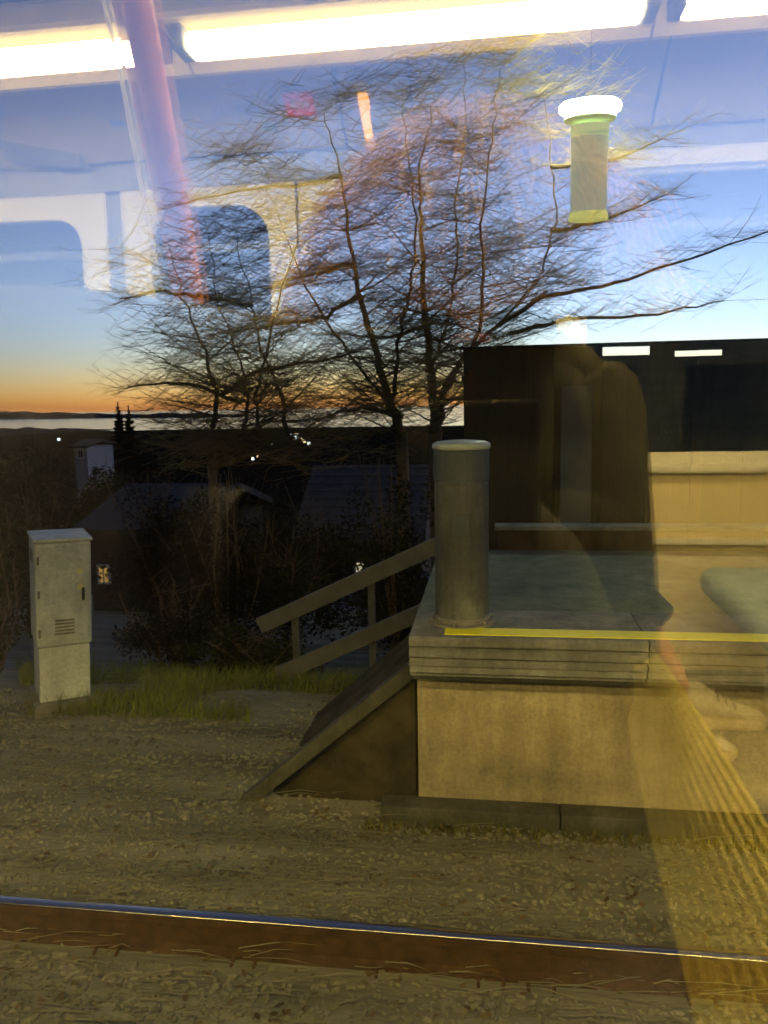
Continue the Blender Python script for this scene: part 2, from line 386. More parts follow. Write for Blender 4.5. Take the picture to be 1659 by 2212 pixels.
# round post with pale cap on the platform end
pc = onZ(992, 1385, 1.15); pr = .148
post = empty('platform_post', 'grey round post with pale domed cap at the end of the platform', 'post', loc=(pc.x, max(pc.y, 3.9), 1.15))
PH = onY(992, 952, max(pc.y, 3.9)).z - 1.15
MB().lathe([(pr*.99,0),(pr*.99,PH*.77),(pr*.97,PH*.775),(pr*.97,PH*.79)], n=32).build('post_body', M['postgrey'], post, smooth=False)
MB().lathe([(pr*1.02,PH*.79),(pr*1.02,PH*.95),(pr*1.0,PH*.955)], n=32).build('collar', M['slate'], post)
MB().lathe([(pr*1.0,PH*.956),(pr*1.06,PH*.962),(pr*1.05,PH*.985),(pr*.9,PH*.997),(pr*.4,PH*1.004),(.01,PH*1.005)], n=32).build('cap', M['postcap'], post, smooth=True)
for k in range(6):
    a_ = k*math.pi/3+.3; MB().tube([(math.cos(a_)*pr*1.16, math.sin(a_)*pr*1.16, .0),(math.cos(a_)*pr*1.16, math.sin(a_)*pr*1.16, .028)], .011, 6).build('bolt', M['cabdark'], post)
MB().box(-.05, .05, -pr-.006, -pr*.90, PH*.50, PH*.62).build('service_hatch', M['slate'], post, bevel=.003)
MB().lathe([(pr*1.28,0),(pr*1.28,.012),(pr*1.08,.014),(pr*1.08,.03),(pr*1.0,.04)], n=32).build('base_ring', M['cabdark'], post)

# ------------------------------------------------------------------ trackside cabinet
cb = onZ(118, 1535, 0.0)
cab = empty('trackside_cabinet', 'pale grey metal trackside cabinet on a darker plinth left of the shrubs', 'cabinet', loc=(cb.x, cb.y+.15, 0)); cab.matrix_world = Matrix.Translation((cb.x-.02, cb.y+.15, 0)) @ Matrix.Rotation(R(3.6), 4, 'Y') @ Matrix.Rotation(R(38), 4, 'Z')
CH = onY(118, 1152, cb.y+.15).z
CZ = onY(118, 1392, cb.y+.0).z
hw = .20
MB().box(-hw, hw, -hw, hw, CZ, CH-.03).build('cabinet_body', M['cabinet'], cab, bevel=.02)
MB().box(-hw-.012, hw+.012, -hw-.012, hw+.012, CH-.028, CH).build('lid', M['cabinet'], cab, bevel=.012)
MB().box(-hw+.015, hw-.015, -hw+.015, hw-.015, .10, CZ-.004).build('plinth', M['cabinet'], cab, bevel=.008)
MB().box(-hw-.03, hw+.03, -hw-.03, hw+.03, -.1, .098).build('foundation', M['cabdark'], cab, bevel=.01)
dr = MB().box(-hw+.03, hw-.03, -hw-.010, -hw-.001, CZ+.04, CH-.07).build('door', M['cabinet'], cab, bevel=.004)
MB().box(hw-.075, hw-.055, -hw-.03, -hw-.012, .9, 1.0).build('handle', M['black'], dr, bevel=.004)
for zz in (CZ+.12, (CZ+CH)/2, CH-.16): MB().tube([(-hw+.02,-hw-.014,zz-.03),(-hw+.02,-hw-.014,zz+.03)], .009, 8).build('hinge', M['cabdark'], cab)
for k in range(5): MB().box(-.07, .07, -hw-.016, -hw-.0105, CZ+.10+k*.026, CZ+.114+k*.026).build('vent_slat', M['cabdark'], dr)
for k in range(4): MB().box(-hw-.006, -hw-.0005, -.08, .08, CH-.20+k*.026, CH-.187+k*.026).build('vent_slat', M['cabdark'], cab)
MB().box(-.05, .03, -hw-.0135, -hw-.0105, CH-.24, CH-.15).build('label_plate', M['postcap'], dr)
_yl = mat('sign_cream', (.75,.68,.32), .5, .05)
def text(body, size, loc, rot, m, parent, name='lettering', ext=.001):
    c = bpy.data.curves.new(name, 'FONT'); c.body = body; c.size = size; c.extrude = ext; c.align_x = 'CENTER'; c.align_y = 'CENTER'
    c.materials.append(m); tmp = bpy.data.objects.new(name, c); COL.objects.link(tmp)
    me = bpy.data.meshes.new_from_object(tmp.evaluated_get(bpy.context.evaluated_depsgraph_get())); bpy.data.objects.remove(tmp)
    o = bpy.data.objects.new(name, me); COL.objects.link(o); o.location = loc; o.rotation_euler = rot; o.parent = parent
    return o
MB().box(hw-.105, hw-.065, -hw-.0135, -hw-.0105, 1.105, 1.15).build('reflector', _yl, cab)
for dx in (-.105, -.072): MB().box(hw+dx, hw+dx+.012, -hw-.0135, -hw-.0105, 1.066, 1.076).build('reflector', _yl, cab)
rf_ = MB().lathe([(.024,0),(.024,.003),(.02,.004)], n=18).build('reflector', _yl, cab); rf_.rotation_euler = (R(90),0,0); rf_.location = (hw-.085, -hw-.0105, 1.005)

# ------------------------------------------------------------------ shelter behind the platform
YS = 8.0
sL = onY(1002, 750, YS); x0 = sL.x; ztop = sL.z; zb = .55
sh = empty('station_shelter', 'dark timber station shelter with flat roof behind the platform', 'shelter', loc=(x0, YS, 0))
bw = .235
def boards(y, zt, name, skip=()):
    proto = {}
    for k in range(30):
        xx = k*bw
        segs = [(zb, zt)]
        for (a, b, za, zc) in skip:
            if xx+bw > a and xx < b: segs = [(zb, za), (zc, zt)]
        for (za, zc) in segs:
            key = (round(za,3), round(zc,3))
            if key not in proto:
                o = MB().box(-.004, bw+.004, 0, .028, za, zc).build(name, M['timber'], sh, bevel=.004); proto[key] = o
            else: o = share(proto[key], name, sh)
            o.location = (xx, y + (.012 if k % 2 else -.012)+rnd.uniform(-.006, .006), 0)
            if k % 5 in (2, 3) and key == (zb, zt) and o is not proto[key]:
                o.material_slots[0].link = 'OBJECT'; o.material_slots[0].material = M['timber2']
zt = ztop-.03
s1a, s1b = onY(1325,768,YS), onY(1412,742,YS); s2a, s2b = onY(1458,770,YS), onY(1528,756,YS)
gaps = [(s1a.x-x0, s1b.x-x0-.01, s1a.z, s1b.z), (s2a.x-x0, s2b.x-x0-.01, s2a.z, s2b.z)]
gaps[0] = (gaps[0][0], gaps[0][1], gaps[0][2], min(gaps[0][3], zt-.01))
boards(0, zt, 'wall_board', [(a+.06, b-.06, za, zc) for a, b, za, zc in gaps])
boards(1.5, ztop-.40, 'back_board')
MB().box(-.05, 7.2, -.07, .055, ztop-.028, ztop).build('coping_board', M['roofing'], sh, bevel=.006)
MB().box(-.03, 7.2, .06, 1.75, ztop-.36, ztop-.28).build('roof', M['roofing'], sh, bevel=.01)
for xx in (.02, 1.12, 2.3, 3.9, 5.4, 7.0):
    MB().box(xx, xx+.11, -.05, -.008, zb-.6, ztop-.24).build('frame_post', M['timber2'], sh, bevel=.006)
    MB().box(xx, xx+.11, 1.535, 1.62, zb-1.2, ztop-.37).build('rear_post', M['timber2'], sh)
pa, pb = onY(1212, 900, YS-.1), onY(1280, 900, YS-.1)
MB().box(pa.x-x0, pb.x-x0, -.105, -.052, zb, ztop-.42).build('notice_board', M['slate'], sh, bevel=.008)
MB().box(-.03, 7.1, .03, 1.5, zb-.08, zb-.001).build('floor_slab', M['trough'], sh)

# ------------------------------------------------------------------ platform lamp standing behind the shelter
lp = onY(1275, 232, 10.6)
lampy = empty('platform_lamp', 'lit greenish white lamp with oval head and frosted column above the shelter', 'lamp', loc=(lp.x, 10.6, 0))
ztc = lp.z; pxm = 10.85/FPX
MB().lathe([(.05,-.085),(.34,-.08),(.385,-.045),(.39,.03),(.34,.075),(.1,.09)], (0,0,ztc), 32, 1, .45).build('lamp_head', glow('lamp_head_light', (.82,1,.72), 270), lampy, smooth=True)
zz_ = lambda py: onY(1262, py, 10.6).z
MB().lathe([(.31,0),(.335,.035),(.32,.07)], (0,0,zz_(264)), 32, 1, .5).build('lower_ring', frosted('lamp_ring_light', (.70,.95,.55), .40), lampy, smooth=True)
MB().lathe([(.24,zz_(298)),(.245,zz_(273))], (0,0,0), 32, 1, .6).build('upper_band', frosted('lamp_band_light', (.78,.95,.55), .75), lampy)
MB().lathe([(.235,zz_(460)),(.24,zz_(298.5))], (0,0,0), 32, 1, .6).build('frosted_column', frosted('lamp_column_light', (.62,.76,.62), .58), lampy)
MB().lathe([(.26,zz_(476)),(.245,zz_(460.5))], (0,0,0), 32, 1, .6).build('lower_band', frosted('lamp_low_band_light', (.85,.92,.30), .85), lampy)
MB().tube([(0,0,ztc+.08),(0,0,9.2)], .0022, 6).build('drop_wire', M['black'], lampy)
MB().tube([(-16,0,9.6),(-8,0,9.3),(0,0,9.2),(8,0,9.3),(16,0,9.6)], .005, 6).build('span_wire', M['black'], lampy)
for xx in (-16, 16): MB().tube([(xx,0,-3),(xx,0,9.8)], [.11,.07], 10).build('mast', M['slate'], lampy)

# ------------------------------------------------------------------ bare trees
def grow_tree(name, label, stems, Y, limbs, seed, density, twig_len, box):
    """stems and limbs follow measured lines with depth of their own; boughs and twigs are grown from them"""
    q = random.Random(seed)
    base = onY(stems[0][0][0], stems[0][0][1], Y); zg = hgt(base.x, Y)-.1
    t = empty(name, label, 'tree', 'bare trees behind the platform', loc=(base.x, Y, zg))
    O = Vector((base.x, Y, zg))
    tm, bm_, tw = MB(), MB(), MB()
    tm.tube([Vector((0,0,-.2)), Vector((.02,.02,.4)), base-O+Vector((0,0,.02))], [.13,.10,stems[0][-2]], 10)
    paths = []
    for st_, r0, dep in stems_with(stems):
        pts = [] if st_[0] == stems[0][0] else [base-Vector((0,0,.30)), base.lerp(onY(*st_[0], Y), .6)+Vector((0,0,-.12))]
        for i, (px, py) in enumerate(st_):
            t_ = i/max(1, len(st_)-1); pts.append(onY(px, py, Y+dep*t_))
        fine = []
        for a, b in zip(pts, pts[1:]):
            for k in range(5):
                s_ = k/5; fine.append(a.lerp(b, s_)+Vector((q.gauss(0,.018), q.gauss(0,.04), q.gauss(0,.012))))
        fine.append(pts[-1])
        rr = [r0*(.95-.88*(i/(len(fine)-1))**.7) for i in range(len(fine))]
        tm.tube([p-O for p in fine], rr, 7); paths.append((fine, rr))
    def curve(p, d, L, n, droop):
        pts = [p]; d = d.normalized(); wob = Vector((0,0,0))
        for i in range(n):
            wob = wob*.6 + Vector((q.gauss(0,.10), q.gauss(0,.16), q.gauss(0,.085)))
            d = (d + wob*.6 + Vector((0,0,droop/n))).normalized(); pts.append(pts[-1]+d*(L/n))
        return pts
    def side(dep=.45, lift=.10, sp=.22):
        s_ = q.choice((-1, 1)); return Vector((s_, q.uniform(-dep, dep), s_*.10 + q.gauss(lift, sp)))
    boughs = []
    for fine, rr in paths:
        n = int(density*len(fine)*1.5)
        for k in range(n):
            i = q.randrange(int(len(fine)*.12), len(fine)); p = fine[i]
            L = twig_len*q.uniform(.6, 1.5)*(1-.35*i/len(fine))
            pts = curve(p, side(.7, .40, .40), L, 7, q.uniform(-.25, .35))
            r0 = min(rr[i]*.5, .015)*q.uniform(.6, 1.1)
            bm_.tube([v-O for v in pts], [r0*(1-.75*j/7) for j in range(8)], 5, False); boughs.append((pts, r0))
    for pts in limbs:
        pp = [onY(px, py, Y+dd) for px, py, dd in pts]; fine = []
        for a, b in zip(pp, pp[1:]):
            for k in range(5): fine.append(a.lerp(b, k/5)+Vector((0, q.gauss(0,.02), q.gauss(0,.012))))
        fine.append(pp[-1]); L = len(fine)
        bm_.tube([v-O for v in fine], [.036*(1-.75*j/(L-1)) for j in range(L)], 6, False)
        for s_ in range(4): boughs.append((fine, .02))
    for pts, r0 in boughs:
        for k in range(q.randrange(15, 23)):
            i = q.randrange(1, len(pts)); L = q.uniform(.25, .85)
            tp = curve(pts[i], side(.8, .20, .34), L, 4, q.uniform(-.15, .25)); r1 = q.uniform(.0024, .0048)
            tw.tube([v-O for v in tp], [r1, r1*.85, r1*.7, r1*.5, r1*.3], 3, False)
            for j in range(q.randrange(3, 7)):
                L2 = q.uniform(.12, .40); p2 = curve(tp[q.randrange(1, 5)], side(.9, .2, .45), L2, 2, .1)
                tw.tube([v-O for v in p2], [.0022, .0018, .0010], 3, False)
    tm.build('trunk', M['bark'], t, smooth=True, fix=False)
    tag(bm_.build('branches', M['bark'], t, smooth=True, fix=False), kind='stuff')
    tag(tw.build('twigs', M['twig'], t, smooth=True, fix=False), kind='stuff')
    return t
def stems_with(stems):
    for s in stems:
        if isinstance(s[-1], (int, float)): yield s[:-2], s[-2], s[-1]
        else: yield s, .05, .3
grow_tree('bare_tree', 'bare tree left of centre with low spreading branches before the sunset', [
    [(455,960),(470,860),(440,760),(395,640),(360,520), .055, .6],
    [(520,960),(535,870),(520,780),(470,640),(440,470), .05, -.5],
    [(630,955),(600,840),(560,740),(545,640),(500,480), .06, .4],
    [(560,950),(548,860),(590,700),(640,520),(650,360), .05, -.9]], 9.6,
    [[(480,850,0),(560,800,-.2),(680,780,-.4),(780,760,-.6)], [(520,870,.1),(440,835,.4),(350,825,.7),(270,840,.9)], [(545,660,0),(440,640,.3),(340,630,.5),(260,645,.7)]], 21, .62, .95, None)
grow_tree('bare_tree', 'bare tree in the centre with the thick dark leaning stem', [
    [(868,935),(835,840),(800,720),(772,630),(755,500),(735,360),(700,240), .085, .3],
    [(850,900),(800,820),(700,690),(650,600),(600,470),(560,330), .05, -.7],
    [(845,880),(860,740),(890,620),(900,470),(880,330),(870,200), .06, .8]], 10.4,
    [[(770,640,0),(690,690,-.3),(600,700,-.5),(500,720,-.6)], [(870,900,0),(780,880,-.3),(700,900,-.5),(640,935,-.7)], [(760,570,0),(680,590,.2),(590,610,.4)], [(740,380,.2),(640,400,.3),(520,410,.5),(400,440,.7)]], 33, .56, 1.1, None)
grow_tree('bare_tree', 'bare tree right of centre rising beside the shelter wall', [
    [(940,940),(938,850),(925,740),(915,640),(915,500),(905,380),(930,230), .10, .2],
    [(945,870),(985,800),(1035,720),(1045,600),(1040,460),(1060,300),(1080,150), .07, -.6],
    [(960,850),(1000,770),(1090,690),(1160,610),(1200,480),(1190,330),(1170,180), .06, .7],
    [(935,800),(965,700),(990,560),(985,420),(1010,250),(1000,120), .055, 1.1]], 10.9,
    [[(1075,705,0),(1170,640,-.3),(1300,620,-.6),(1450,572,-.9),(1660,500,-1.2)], [(1100,720,.2),(1230,690,.5),(1420,680,.8),(1560,650,1.0)],
     [(1190,500,.3),(1300,480,.5),(1440,420,.8)], [(1190,360,.3),(1310,350,.5),(1430,300,.8)], [(930,700,0),(840,730,-.3),(740,720,-.6)]], 47, .56, 1.15, None)

# ------------------------------------------------------------------ conifers, round tree, shrubs
def conifer(px_top, py_top, Y, wid, zlow, label, seed):
    q = random.Random(seed); tp = onY(px_top, py_top, Y); zg = hgt(tp.x, Y)
    t = empty('spruce_tree', label, 'tree', 'dark spruces on the slope', loc=(tp.x, Y, zg)); H = tp.z-zg
    MB().tube([(0,0,-.3),(0,0,H)], [.02*H,.004*H], 7).build('trunk', M['bark'], t)
    c = MB(); n = int(46)
    for i in range(n):
        u = i/n; z = H*(.06+.93*u); rr = wid*(1-u)**.85*q.uniform(.75, 1.1)+.02*wid
        for k in range(13):
            a = q.uniform(0, 6.283); L = rr*q.uniform(.6, 1.15); e = Vector((math.cos(a), math.sin(a), 0)); s_ = Vector((-e.y, e.x, 0))*(.10*wid+.14*L)
            p = Vector((0,0,z)); m_ = p+e*L*.55+Vector((0,0,-.10*L)); e2 = p+e*L+Vector((0,0,-.22*L+q.uniform(-.1,.12)*L))
            dn = Vector((0,0,-(.30*L+.05*wid))); c.add([p, m_-s_, e2, m_+s_+Vector((0,0,-.12*L))], [(0,1,2),(0,2,3)]); c.add([p+Vector((0,0,.08*L)), e2, m_+dn*1.1, p+dn], [(0,1,2,3)])
    c.build('crown', M['needle'], t, fix=False)
conifer(254, 868, 62, 3.0, 0, 'tall dark twin spruce, left and higher top, against the horizon', 1)
conifer(277, 876, 63, 3.0, 0, 'dark twin spruce, right and lower top, against the horizon', 2)
conifer(301, 934, 120, 2.7, 0, 'tiny pointed spruce just right of the twin spruces', 3)
conifer(326, 937, 125, 2.5, 0, 'second tiny pointed spruce right of the twin spruces', 4)

def leaf_cloud(q, n, rx, ry, rz, cz, size, lumps):
    b = MB(); cs_ = [(Vector((q.gauss(0,.45)*rx, q.gauss(0,.45)*ry, cz+q.gauss(0,.42)*rz)), q.uniform(.35,.6)) for _ in range(lumps)]
    for i in range(n):
        c, r = q.choice(cs_); d = Vector((q.gauss(0,1), q.gauss(0,1), q.gauss(0,1))).normalized()*(q.random()**.4)*r
        p = c+Vector((d.x*rx, d.y*ry, d.z*rz)); s_ = size*q.uniform(.5, 1.3)
        u = Vector((q.gauss(0,1), q.gauss(0,1), q.gauss(0,.6))).normalized(); v = u.cross(Vector((q.gauss(0,1), q.gauss(0,1), q.gauss(0,1)))).normalized()
        b.add([p-u*s_, p+v*s_*.45, p+u*s_, p-v*s_*.45], [(0,1,2,3)])
    return b
def stems_mb(q, n, rx, ry, H):
    b = MB()
    for i in range(n):
        a = Vector((q.gauss(0,.12)*rx, q.gauss(0,.12)*ry, -.1)); e = Vector((q.gauss(0,.5)*rx, q.gauss(0,.5)*ry, H*q.uniform(.6,1.02)))
        m_ = a.lerp(e, .5)+Vector((q.gauss(0,.08), q.gauss(0,.08), .1))
        b.tube([a, m_, e], [.016,.011,.004], 4, False)
        for k in range(7):
            s0 = m_.lerp(e, q.random()); b.tube([s0, s0+Vector((q.gauss(0,.25)*rx, q.gauss(0,.25)*ry, q.uniform(0,.2)*H))], [.006,.002], 3, False)
    return b
shrub_protos = []
def shrub(px, py_top, Y, wpx, kind, label, seed, name='shrub', group='shrubs on the bank beyond the ballast', n=2600, size=.045):
    q = random.Random(seed); tp = onY(px, py_top, Y); zg = hgt(tp.x, Y); H = tp.z-zg; rx = wpx/FPX*(Y+.25)*.5
    t = empty(name, label, 'tree' if 'tree' in name else 'shrub', group, loc=(tp.x, Y, zg-.05))
    stems_mb(q, 12, rx, rx*.7, H).build('stems', M['bark'], t, fix=False)
    leaf_cloud(q, int(n*1.7), rx, rx*.8, H*.37, H*.43, size*.72, 26).build('foliage', M[kind], t, fix=False)
    return t
shrub(60, 905, 45, 190, 'darkleaf', 'round dark olive tree at the left edge below the ridge', 3, 'round_tree', None, 6000, .22)
shrub(70, 990, 26, 240, 'brownleaf', 'broad dark brown shrub left behind the cabinet', 5, n=4200, size=.10)
shrub(350, 945, 30, 300, 'brownleaf', 'dark brown shrub below the spruces', 6, n=4200, size=.11)
shrub(560, 990, 34, 330, 'darkleaf', 'dark shrub under the city lights', 7, n=4200, size=.12)
shrub(800, 925, 34, 330, 'darkleaf', 'dark shrub left of the shelter at the skyline', 8, n=4200, size=.12)
shrub(340, 1020, 12.5, 190, 'brownleaf', 'withered brown shrub right behind the cabinet', 9, n=5200, size=.06)
shrub(205, 985, 47, 150, 'darkleaf', 'dark shrub hiding the foot of the pale blue house', 22, n=9000, size=.20)
shrub(480, 1005, 12, 300, 'brownleaf', 'tall withered brown shrub in the middle of the bank', 10, n=5200, size=.06)
shrub(20, 1060, 11, 260, 'olive', 'olive green shrub at the left edge behind the cabinet', 12, n=4600, size=.055)
shrub(620, 1120, 10.2, 230, 'darkleaf', 'dark shrub at the foot of the railing', 13, n=4200, size=.05)
shrub(370, 1240, 8.0, 220, 'brownleaf', 'low brown bramble shrub beside the cabinet', 14, n=3600, size=.04)
shrub(530, 1330, 7.4, 260, 'olive', 'low olive shrub left of the railing foot', 15, n=3600, size=.04)
shrub(-40, 1180, 6.6, 130, 'olive', 'yellow green shrub cut by the left edge of the picture', 16, n=3000, size=.035)
shrub(470, 1000, 8.9, 190, 'brownleaf', 'upright brown shrub in front of the left bare tree', 18, n=4200, size=.045)
shrub(850, 965, 9.4, 170, 'darkleaf', 'upright dark shrub in front of the centre bare tree', 19, n=4200, size=.045)
shrub(690, 1015, 13.5, 200, 'brownleaf', 'brown shrub before the dark house with slate roof', 20, n=4200, size=.06)
shrub(880, 1150, 11.5, 240, 'darkleaf', 'dark shrub behind the round platform post', 17, n=4200, size=.06)

# grass on the bank
gb = MB(); q = random.Random(8)
for i in range(15000):
    y = 5.0+abs(q.gauss(0,1.1)); 
    x = q.uniform(-.95, .1)*(y*.75)
    if noise.noise(Vector((x*1.1, y*1.4, 0))) < -.12: continue
    z = hgt(x, y)-.02; h = q.uniform(.06, .22); a = q.uniform(0, 6.28)
    ln = Vector((q.gauss(.03,.06), q.gauss(0,.05), h)); wv = Vector((math.cos(a), math.sin(a), 0))*q.uniform(.003,.006); p = Vector((x, y, z))
    gb.add([p-wv, p+wv, p+ln*.6+wv*.7, p+ln*.6-wv*.7, p+ln*1.0+Vector((q.gauss(0,.03), q.gauss(0,.03), 0))], [(0,1,2,3),(3,2,4)])
tag(gb.build('grass', M['grass'], fix=False), 'yellow green grass on the bank beyond the ballast', kind='stuff')

# ------------------------------------------------------------------ houses down the slope
def house(label, px0, px1, py_eave, py_top, py_base, Y, wall, roof, depth, group='houses down the slope'):
    a, b = onY(px0, py_eave, Y), onY(px1, py_eave, Y); zt_ = onY((px0+px1)/2, py_top, Y).z; zb_ = onY((px0+px1)/2, py_base, Y).z; ze = (a.z+b.z)/2
    t = empty('house', label, 'house', group, loc=(a.x, Y, zb_)); W = b.x-a.x; h = ze-zb_; ht = zt_-zb_
    MB().box(0, W, 0, depth, min(-1.5, hgt(a.x, Y)-zb_-.3), h).build('wall', wall, t)
    o_ = .25; d2 = depth/2; th = .16
    rf = MB().prism_x([(-o_, h-.05), (d2, ht), (depth+o_, h-.05), (depth+o_, h+th-.05), (d2, ht+th), (-o_, h+th-.05)], -o_, W+o_).build('roof', roof, t)
    rows = max(4, int(math.hypot(d2+o_, ht-h)/.34))
    return t, W, h, ht, d2, rf
def window(t, x, z, w_, h_, m, y=-.02):
    wi = MB().box(x-w_/2-.05, x+w_/2+.05, y-.03, y+.018, z-h_/2-.05, z+h_/2+.05).build('window', M['white'], t)
    MB().box(x-w_/2, x-.02, y-.038, y-.031, z-h_/2, z+h_/2).build('pane', m, wi); MB().box(x+.02, x+w_/2, y-.038, y-.031, z-h_/2, z+h_/2).build('pane', m, wi)
darkglass = mat('dark_window_glass', (.03,.035,.05), .12, .1, 2)
amber = glow('amber_window_light', (1,.62,.16), .6)
warm = glow('warm_window_light', (1,.88,.55), 1.15)
t, W, h, *_ = house('small pale blue house below the twin spruces', 160, 187, 966, 956, 1003, 52, M['pale'], M['roofing'], 3.9)
window(t, W*.5, h*.62, .35, .5, darkglass)
t, W, h, ht, d2, rf = house('dark house with ribbed slate roof right of centre', 655, 900, 1165, 1035, 1330, 19, M['darkwall'], M['tile'], 5)
for k in range(9):
    u = (k+.5)/9; yy = -.25+(d2+.25)*u; zz = h-.05+.16+(ht-h+.05)*u
    MB().tube([(-.25, yy, zz+.012), (W+.25, yy, zz+.012)], .022, 5).build('roof_batten', M['slate'], rf)
wx = onY(778, 1240, 19).x - t.location.x; wz = onY(778, 1240, 19).z - t.location.z
MB().box(wx-.10, wx+.10, -.045, -.01, wz-.30, wz+.30).build('lit_doorway', warm, t)
MB().box(wx-.15, wx-.102, -.06, -.005, wz-.36, wz+.36).build('door_frame', M['white'], t)
window(t, W*.25, h*.55, .6, .7, darkglass)
t, W, h, ht, d2, rf = house('dark brown house with a dim amber window behind the cabinet', 190, 420, 1150, 1085, 1420, 15.5, M['darkwall'], M['roofing'], 5)
p = onY(226, 1240, 15.5); window(t, p.x-t.location.x, p.z-t.location.z, .20, .34, amber)
# parked car by the house
cx_ = onY(872, 1252, 17.5)
car = empty('parked_car', 'pale blue grey parked car seen in the gap above the railing', 'car', loc=(cx_.x, 17.5, cx_.z-1.38))
carp = mat('car_paint', (.30,.34,.46), .25, .05, 2, coat=.6)
MB().prism_x([(-.85,.25),(.85,.25),(.88,.75),(.80,.92),(-.80,.92),(-.88,.75)], -2.0, 2.0).build('body', carp, car, bevel=.09, segs=3)
MB().add([(-1.3,-.78,.90),(1.5,-.78,.90),(1.5,.78,.90),(-1.3,.78,.90),(-.75,-.62,1.38),(.85,-.62,1.38),(.85,.62,1.38),(-.75,.62,1.38)], [(0,3,2,1),(4,5,6,7),(0,1,5,4),(1,2,6,5),(2,3,7,6),(3,0,4,7)]).build('cabin', darkglass, car, bevel=.06, segs=3)
MB().box(-.72, .82, -.60, .60, 1.375, 1.40).build('roof_panel', carp, car, bevel=.012)
for xx in (-1.25, 1.25):
    for yy in (-.78, .78):
        wl = MB().tube([(xx, yy-.1, .31), (xx, yy+.1, .31)], .31, 20).build('wheel', M['black'], car); MB().tube([(xx, yy-.11, .31), (xx, yy+.11, .31)], .19, 14).build('rim', M['rail'], wl)
for yy in (-.55, .55): MB().box(1.99, 2.02, yy-.16, yy+.16, .62, .74).build('headlight', M['white'], car)

# lit town buildings by the shore
warm2 = glow('town_light_warm', (1,.80,.42), 5); cool2 = glow('town_light_cool', (.75,.95,1), 5)
town = [(556,985),(563,978),(571,981),(590,962),(597,966),(610,958),(619,957),(626,949),(633,952),(640,945),(648,947),(655,950),(622,938),(630,936),(637,937),(644,936),(660,953),(575,970),(668,958),(128,950),(306,905),(312,906),(545,990)]
spots = ['far left by the shore', 'on the ridge across the water']
qq = random.Random(4)
for i, (px, py) in enumerate(town):
    k_ = 1.0 if py > 930 else 3.2
    if py > 930:
        Y = 300.0
        while Y < 3200 and onY(px, py, Y).z > hgt(onY(px, py, Y).x, Y)+6: Y += 15
    else: Y = 10950
    k_ = max(.35, Y/2000) if py > 930 else 3.2
    p = onY(px, py, Y); zg = p.z-4*k_
    lab = ('white lit building at the left below the ridge by the water' if i == 19 else 'tiny lit building on the far ridge above the fjord' if i in (20, 21) else 'tiny lit town building near the shore below the bare trees')
    t = empty('town_building', lab, 'building', 'lit town buildings', loc=(p.x, Y, zg))
    W, H = qq.uniform(7, 14)*k_, qq.uniform(7, 11)*k_
    MB().box(-W/2, W/2, 0, 8, -14*k_, H).build('wall', M['darkwall'], t); MB().prism_x([(-.6,H+.01),(8.6,H+.01),(4,H+2.5)], -W/2-.4, W/2+.4).build('roof', M['roofing'], t)
    for j in range(qq.choice((1,1,2))):
        xx = qq.uniform(-W*.3, W*.3); s_ = qq.uniform(2.2, 3.8)*k_
        MB().box(xx-s_, xx+s_, -.2, -.05, 4*k_-s_*1.3, 4*k_+s_*1.3).build('lit_window', warm2 if qq.random() < .55 else cool2, t)

# ================================================================== the railway carriage the picture is taken from
LIT = 400.0                                       # brightness of the fluorescent diffusers
FZ, CLZ = 1.19, 3.76                             # carriage floor and ceiling
XA, XB, YW = -6.0, 6.0, -3.1                     # carriage ends and far wall
C = dict(
 cream=mat('carriage_cream_panel', (.62,.58,.50), .45, .05, 3), beige=mat('carriage_beige_panel', (.62,.50,.27), .5, .07, 4),
 ceil=mat('carriage_ceiling_panel', (.13,.14,.155), .55, .06, 3), cove=mat('carriage_cove_panel', (.15,.135,.11), .5, .08, 3),
 dark=mat('carriage_dark_seal', (.025,.025,.028), .6, .2, 5), floor=mat('carriage_floor_vinyl', (.085,.068,.036), .6, .25, 14, .1, 120),
 fabric=mat('seat_dark_fabric', (.022,.020,.026), .95, .4, 40, .3, 300, spec=.08), fabric2=mat('seat_grey_green_fabric', (.15,.17,.15), .95, .3, 40, .3, 300),
 pole=mat('pole_red_enamel', (.85,.30,.12), .32, .06, 4), steel=mat('carriage_brushed_steel', (.55,.54,.52), .35, .1, 20, metal=1),
 trough=mat('lamp_trough_cream', (.80,.64,.28), .4, .05, 4), shell=mat('seat_shell', (.30,.30,.32), .5, .1, 5),
 red=mat('sign_red', (.75,.07,.03), .5, .1, 6), ink=mat('sign_ink', (.02,.02,.025), .6, .1, 5), blue=mat('sign_blue', (.05,.10,.24), .5, .1, 5),
)
PANE = glass('window_glass', .105, (.76,.755,.745))
pane_far = glass('window_glass_tinted', .025, (.8,.85,.85))
fl = tag(MB().box(XA, XB, YW, -.041, FZ-.08, FZ).build('floor', C['floor']), 'brown grey vinyl floor of the railway carriage', kind='structure')
